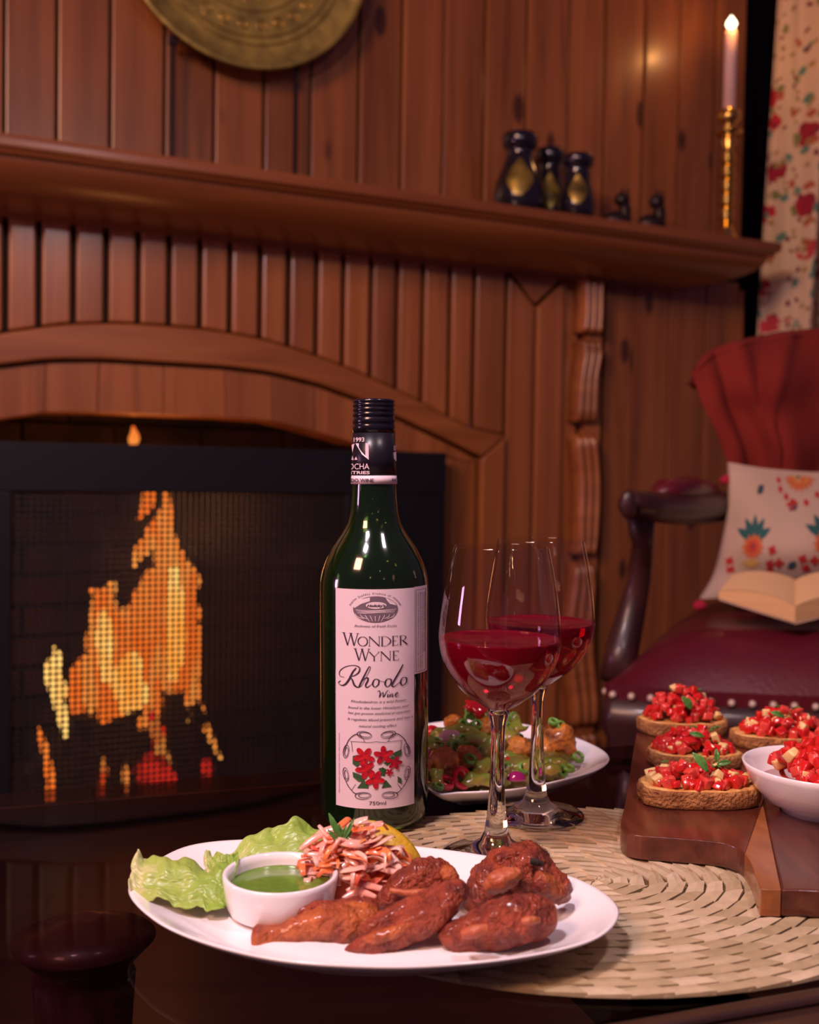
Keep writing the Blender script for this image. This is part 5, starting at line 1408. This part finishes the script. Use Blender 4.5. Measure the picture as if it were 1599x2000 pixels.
for (u_, v_) in ((.03, .05), (SW-.03, .05), (.03, .55), (SW-.03, .55)):
    a = CP(u_, v_, 0); m = MB(); m.tube([a+V((0, 0, sz-.12)), a+V((0, -.01, .22)), a+V((0, .0, .06)), a+V((0, -.01, .0))], [.028, .022, .017, .022], 14); part('leg', m, M['mahogany'], chair)
# backrest behind the cloth
BR = [[PD(x, y, d) for x in (1462, 1540, 1640, 1740)] for y, d in ((1180, 2.09), (1000, 2.10), (850, 2.12), (740, 2.15))]
backf = patch(BR)
m = MB(); m.grid(backf, 20, 20); solidify(part('backrest', m, M['leather'], chair), .05)
# red cloth over the backrest
rows = [[(1352, 735, 1.98), (1392, 702, 2.0), (1450, 682, 2.02), (1520, 668, 2.04), (1600, 658, 2.05), (1700, 656, 2.05), (1800, 670, 2.04)],
        [(1372, 792, 1.97), (1410, 770, 1.97), (1460, 760, 1.98), (1525, 750, 1.96), (1600, 745, 2.0), (1700, 745, 2.0), (1790, 750, 2.0)],
        [(1402, 850, 1.97), (1435, 840, 1.96), (1480, 835, 1.99), (1530, 830, 1.95), (1600, 828, 1.99), (1690, 830, 1.98), (1770, 830, 1.98)],
        [(1428, 915, 1.96), (1455, 912, 1.96), (1500, 912, 1.99), (1545, 912, 1.94), (1600, 912, 1.99), (1680, 912, 1.97), (1750, 912, 1.98)],
        [(1440, 990, 1.97), (1470, 990, 1.97), (1500, 990, 1.98), (1545, 990, 1.96), (1600, 990, 1.98), (1680, 990, 1.98), (1740, 990, 1.98)]]
def foldd(s, t_, p): return V((0, -.022*math.exp(-((s-.30-.10*t_)/.05)**2)+.018*math.exp(-((s-.2)/.05)**2)-.02*math.exp(-((s-.52+.25*t_)/.045)**2)+.012*noise.noise(V((s*5, t_*4, 1))), 0))
m = MB(); m.grid(patch(rowsP(rows), foldd), 60, 40)
# rounded edge turning to the back of the chair
top_r = rowsP(rows)[0]; side_r = [r_[0] for r_ in rowsP(rows)]
m.grid(lambda s, q: crom(top_r, s)+V((.03*q*(s < .08), .10*q*min(1, s*7+.12), (.018*math.sin(PI*min(1, q*1.6))-.05*q*q)*min(1, s*6)))+foldd(s, 0, None)*(1-q), 60, 8)
cl = solo('red_shawl', m, M['redcloth'], 'rust red cloth draped over the back of the armchair', 'cloth', PD(1500, 912, 1.97)-V((0, 0, .04))); solidify(cl, .006, 1)
# embroidered cushion
cu = [[(1424, 903, 1.80), (1475, 912, 1.80), (1530, 918, 1.80), (1600, 922, 1.80), (1670, 915, 1.80), (1720, 902, 1.81)],
      [(1425, 985, 1.77), (1475, 985, 1.73), (1530, 985, 1.72), (1600, 985, 1.72), (1670, 985, 1.74), (1722, 985, 1.79)],
      [(1412, 1065, 1.74), (1470, 1065, 1.68), (1530, 1065, 1.67), (1600, 1065, 1.67), (1675, 1065, 1.69), (1730, 1065, 1.76)],
      [(1395, 1125, 1.74), (1460, 1130, 1.70), (1530, 1130, 1.69), (1600, 1130, 1.69), (1680, 1130, 1.70), (1745, 1130, 1.75)],
      [(1369, 1170, 1.72), (1440, 1168, 1.73), (1530, 1170, 1.73), (1600, 1172, 1.73), (1690, 1170, 1.73), (1765, 1166, 1.74)]]
CR = rowsP(cu)
cb0 = PD(1480, 1178, 1.75)
cush = thing('embroidered_cushion', 'cream cushion embroidered with teal and red flowers on the armchair seat', 'cushion', cb0, 0)
def cf(s, t_):
    return patch(CR)(s, t_)
def cback(s, t_):
    p = cf(s, t_); e_ = math.sin(PI*s)*math.sin(PI*t_); return p+V((.0, .012+.06*max(0, e_)**.5, 0))
m = MB(); m.grid(cf, 40, 36); m.grid(cback, 40, 36)
for fn_ in ((lambda a, b: cf(a, 0).lerp(cback(a, 0), b)), (lambda a, b: cf(a, 1).lerp(cback(a, 1), b)), (lambda a, b: cf(0, a).lerp(cback(0, a), b)), (lambda a, b: cf(1, a).lerp(cback(1, a), b))): m.grid(fn_, 36, 2)
part('cover', m, M['linen'], cush)
def inv(px_, py_):               # photo pixel -> cushion (s, t) by search on the surface
    d = ray(px_, py_); best = None; s, t_ = .3, .4; step = .25
    for it in range(26):
        cand = [(s+i*step, t_+j*step) for i in (-1, 0, 1) for j in (-1, 0, 1)]
        def er(c):
            q = cf(min(max(c[0], 0), 1), min(max(c[1], 0), 1))-EYE; dep_ = q.y; w_ = d*(dep_/d.y); return (q-w_).length
        b = min(cand, key=er)
        if b == (s, t_): step *= .6
        s, t_ = b
    return s, t_
def motif(center, polys):
    s0_, t0_ = inv(*center)
    # local scale: pixels to s and t
    ds, dt = 1/335, 1/268
    for col, pts in polys:
        mb_ = EMB.setdefault(col, MB())
        c_ = sum((V((p[0], p[1], 0)) for p in pts), V())/len(pts)
        mp_ = lambda p: cf(min(max(s0_+p[0]*ds, .004), .996), min(max(t0_+p[1]*dt, .004), .996))+V((0, -.0016, 0))
        n_ = len(pts); mb_.add([mp_(c_)]+[mp_(p) for p in pts], [(0, 1+k, 1+(k+1) % n_) for k in range(n_)])
EMB = {}
def petal(cx_, cy_, a, L_, w_): return [(cx_+L_*t_*math.cos(a)-w_*q*math.sin(PI*t_)*math.sin(a), cy_+L_*t_*math.sin(a)+w_*q*math.sin(PI*t_)*math.cos(a)) for q, ts_ in ((1, (0, .2, .4, .6, .8, 1)), (-1, (.8, .6, .4, .2))) for t_ in ts_]
def disc(cx_, cy_, r_): return [(cx_+r_*math.cos(k*PI/6), cy_+r_*math.sin(k*PI/6)) for k in range(12)]
def flower(c, s=1.0, flip=1):
    polys = [('teal', petal(0, -12*flip, a, 42*s, 7*s)) for a in [(-PI/2+i*.42)*flip for i in (-2.6, -1.3, 0, 1.3, 2.6)]]
    polys += [('orange', petal(0, 0, a*PI/6, 24*s, 5*s)) for a in range(12)]+[('red', petal(0, 0, a*PI/6+.25, 17*s, 4*s)) for a in range(12)]+[('yellow', disc(0, 0, 8*s)), ('navy', disc(0, -1, 3*s))]
    polys += [('yellow', petal(0, 22*flip, (PI/2+i*.35)*flip, 22*s, 2.5*s)) for i in (-3, -2, -1, 0, 1, 2, 3)]
    for x, y in ((-42, 28), (42, 6), (38, 32), (-36, 46), (40, 48)): polys += [('red', petal(x*s, y*s*flip, a*PI/2+.4, 10*s, 4*s)) for a in range(4)]
    motif(c, polys)
flower((1470, 1068)); flower((1612, 1062)); 
for c, col in (((1484, 957), 'navy'), ((1545, 1105), 'navy'), ((1402, 1122), 'teal'), ((1548, 990), 'navy')): motif(c, [(col, petal(-8, 6, -.7, 22, 7)), ('teal', petal(-6, 0, -.2, 12, 3))])
for c in ((1520, 1100), (1545, 985), (1590, 1095)): motif(c, [('red', petal(0, 0, a*PI/2, 11, 4)) for a in range(4)])
# half flowers at the top edge
motif((1560, 945), [('orange', petal(0, -14, a, 30, 5)) for a in (.2, .6, 1, 1.4, 1.8, 2.2, 2.6, 2.95)]+[('yellow', petal(0, -16, a, 20, 4)) for a in (.4, .8, 1.2, 1.6, 2.0, 2.4, 2.8)]+[('teal', disc(0, -12, 6))]+
      [('red', petal(x, y, 1.2, 14, 5)) for x, y in ((-44, -12), (-40, 4), (-28, 16), (-12, 26), (10, 26), (30, 12))])
motif((1446, 925), [('teal', petal(0, 0, a, 20, 5)) for a in (-2.6, -.3, .3, 2.6, -1.5)]+[('orange', petal(0, 8, a, 18, 4)) for a in (.6, 1.1, 1.6, 2.1)]+[('red', petal(x, y, 1.6, 12, 4)) for x, y in ((12, 26), (2, 42), (-6, 56), (18, 12))])
for col, mb_ in EMB.items(): part('embroidery', mb_, M['thread_'+col], cush, col+' thread', 'stuff')
for (x, y, d, r_) in ((1418, 938, 1.80, 12), (1366, 1183, 1.70, 13), (1735, 900, 1.8, 12)):
    c_ = PD(x, y, d); rr = r_*d/2090; m = MB(); m.ellipsoid(c_, rr, rr, rr*.8, 16, 10, disp=lambda q, o: o*.3*noise.noise(q*300)); part('pompom', m, M['pom'], cush)
# open book
bk = thing('open_book', 'open book with cream pages lying face up on the armchair seat', 'book', PD(1552, 1212, 1.50), 0)
def bP(x, y, d): return PD(x, y, d)
Lf, Ls, Lb, Lsb = bP(1403, 1168, 1.53), bP(1552, 1216, 1.48), bP(1428, 1136, 1.62), bP(1552, 1162, 1.61)
Rf, Rb = bP(1712, 1176, 1.54), bP(1690, 1132, 1.62)
def block(F0_, F1_, B0_, B1_, name, sgn):
    th_ = V((0, 0, .022))
    def top(s, q):
        a = F0_.lerp(F1_, s); b_ = B0_.lerp(B1_, s); h_ = .010*math.sin(PI*min(1, s if sgn > 0 else s))**.7
        return a.lerp(b_, q)+V((0, 0, h_))+th_*(.4+.6*s if True else 1)
    def bot(s, q):
        return F0_.lerp(F1_, s).lerp(B0_.lerp(B1_, s), q)
    m = MB(); m.grid(lambda s, q: bot(s, 0).lerp(top(s, 0), q), 16, 1, False); m.grid(lambda s, q: bot(0, s).lerp(top(0, s), q), 1, 1, False); m.grid(lambda s, q: bot(1, s).lerp(top(1, s), q), 1, 1, False); m.grid(lambda s, q: bot(s, 1).lerp(top(s, 1), q), 16, 1, False)
    m.grid(bot, 16, 1, False)
    part(name, m, M['page'], bk)
    m = MB(); m.grid(lambda s, q: top(s, q)+V((0, 0, .0004)), 16, 8); part('open_page', m, M['pagetop'], bk)
    m = MB(); m.grid(lambda s, q: bot(s, q)-V((0, 0, .002)), 2, 2); solidify(part('cover', m, M['linen'], bk), .002)
block(Lf, Ls, Lb, Lsb, 'page_block', 1); block(Rf, Ls, Rb, Lsb, 'page_block', -1)
# ================================================================== curtain
m_, nt, b, N, L = new_mat('floral_curtain_cloth')
tc = N.new('ShaderNodeTexCoord'); mp = N.new('ShaderNodeMapping'); mp.inputs['Scale'].default_value = (12, 25, 1); L.new(tc.outputs['UV'], mp.inputs[0])
nd = N.new('ShaderNodeTexNoise'); nd.inputs['Scale'].default_value = 1.6; nd.inputs['Detail'].default_value = 3; L.new(mp.outputs[0], nd.inputs['Vector'])
mxv = N.new('ShaderNodeMix'); mxv.data_type = 'RGBA'; mxv.blend_type = 'LINEAR_LIGHT'; mxv.inputs[0].default_value = .22
L.new(mp.outputs[0], mxv.inputs[6]); L.new(nd.outputs['Color'], mxv.inputs[7])
last = None
base_c = N.new('ShaderNodeRGB'); base_c.outputs[0].default_value = (.62, .46, .30, 1); last = base_c.outputs[0]
for sc_k, th_k, stops in ((1.0, .27, [(0, (.45, .015, .03)), (.2, (.30, .01, .03)), (.34, (.50, .04, .06)), (.42, (.62, .46, .30)), (1, (.62, .46, .30))]),
                          (1.9, .24, [(0, (.10, .22, .16)), (.3, (.62, .46, .30)), (.45, (.40, .10, .05)), (.65, (.18, .20, .06)), (.8, (.62, .46, .30))]),
                          (3.3, .22, [(0, (.30, .20, .06)), (.4, (.62, .46, .30)), (.6, (.16, .02, .04)), (.8, (.62, .46, .30))])):
    vo = N.new('ShaderNodeTexVoronoi'); vo.inputs['Scale'].default_value = sc_k; vo.voronoi_dimensions = '2D'; L.new(mxv.outputs[2], vo.inputs['Vector'])
    lt_ = N.new('ShaderNodeMath'); lt_.operation = 'LESS_THAN'; lt_.inputs[1].default_value = th_k; L.new(vo.outputs['Distance'], lt_.inputs[0])
    sp2 = N.new('ShaderNodeSeparateColor'); L.new(vo.outputs['Color'], sp2.inputs[0])
    rp_ = ramp(N, stops); rp_.color_ramp.interpolation = 'CONSTANT'; L.new(sp2.outputs[0], rp_.inputs[0])
    mx = N.new('ShaderNodeMix'); mx.data_type = 'RGBA'; L.new(lt_.outputs[0], mx.inputs[0]); L.new(last, mx.inputs[6]); L.new(rp_.outputs[0], mx.inputs[7]); last = mx.outputs[2]
L.new(last, b.inputs['Base Color']); b.inputs['Roughness'].default_value = .9
ct_, cb_ = PD(1532, 0, 2.78), PD(1497, 650, 2.78)
sl = (cb_.x-ct_.x)/(cb_.z-ct_.z)
def curt(s, q):
    z = .02+2.45*q; x0_ = ct_.x+(z-ct_.z)*sl
    x = x0_+s*.75
    return V((x, 2.80+.045*math.sin(s*34+.6+.5*math.sin(q*5))+.02*math.sin(s*71+q*2), z))
m = MB(); m.grid(curt, 150, 40, uv=True)
cobj = thing('floral_curtain', 'cream curtain printed with red flowers and green leaves at the right edge', 'curtain', V((ct_.x+.35, 2.80, .02)), 0)
solidify(part('cloth', m, m_, cobj), .003)
cm = MB(); cm.tube([V((ct_.x-.25, 2.80, 2.50)), V((ct_.x+1.0, 2.80, 2.50))], .014, 12); part('rod', cm, M['brass'], cobj)
for k in range(8):
    cm = MB(); c_ = V((ct_.x+.02+k*.1, 2.80, 2.49)); cm.tube([c_+V((0, .022*math.cos(a*PI/8), .022*math.sin(a*PI/8))) for a in range(17)], .003, 6); part('ring', cm, M['brass'], cobj)
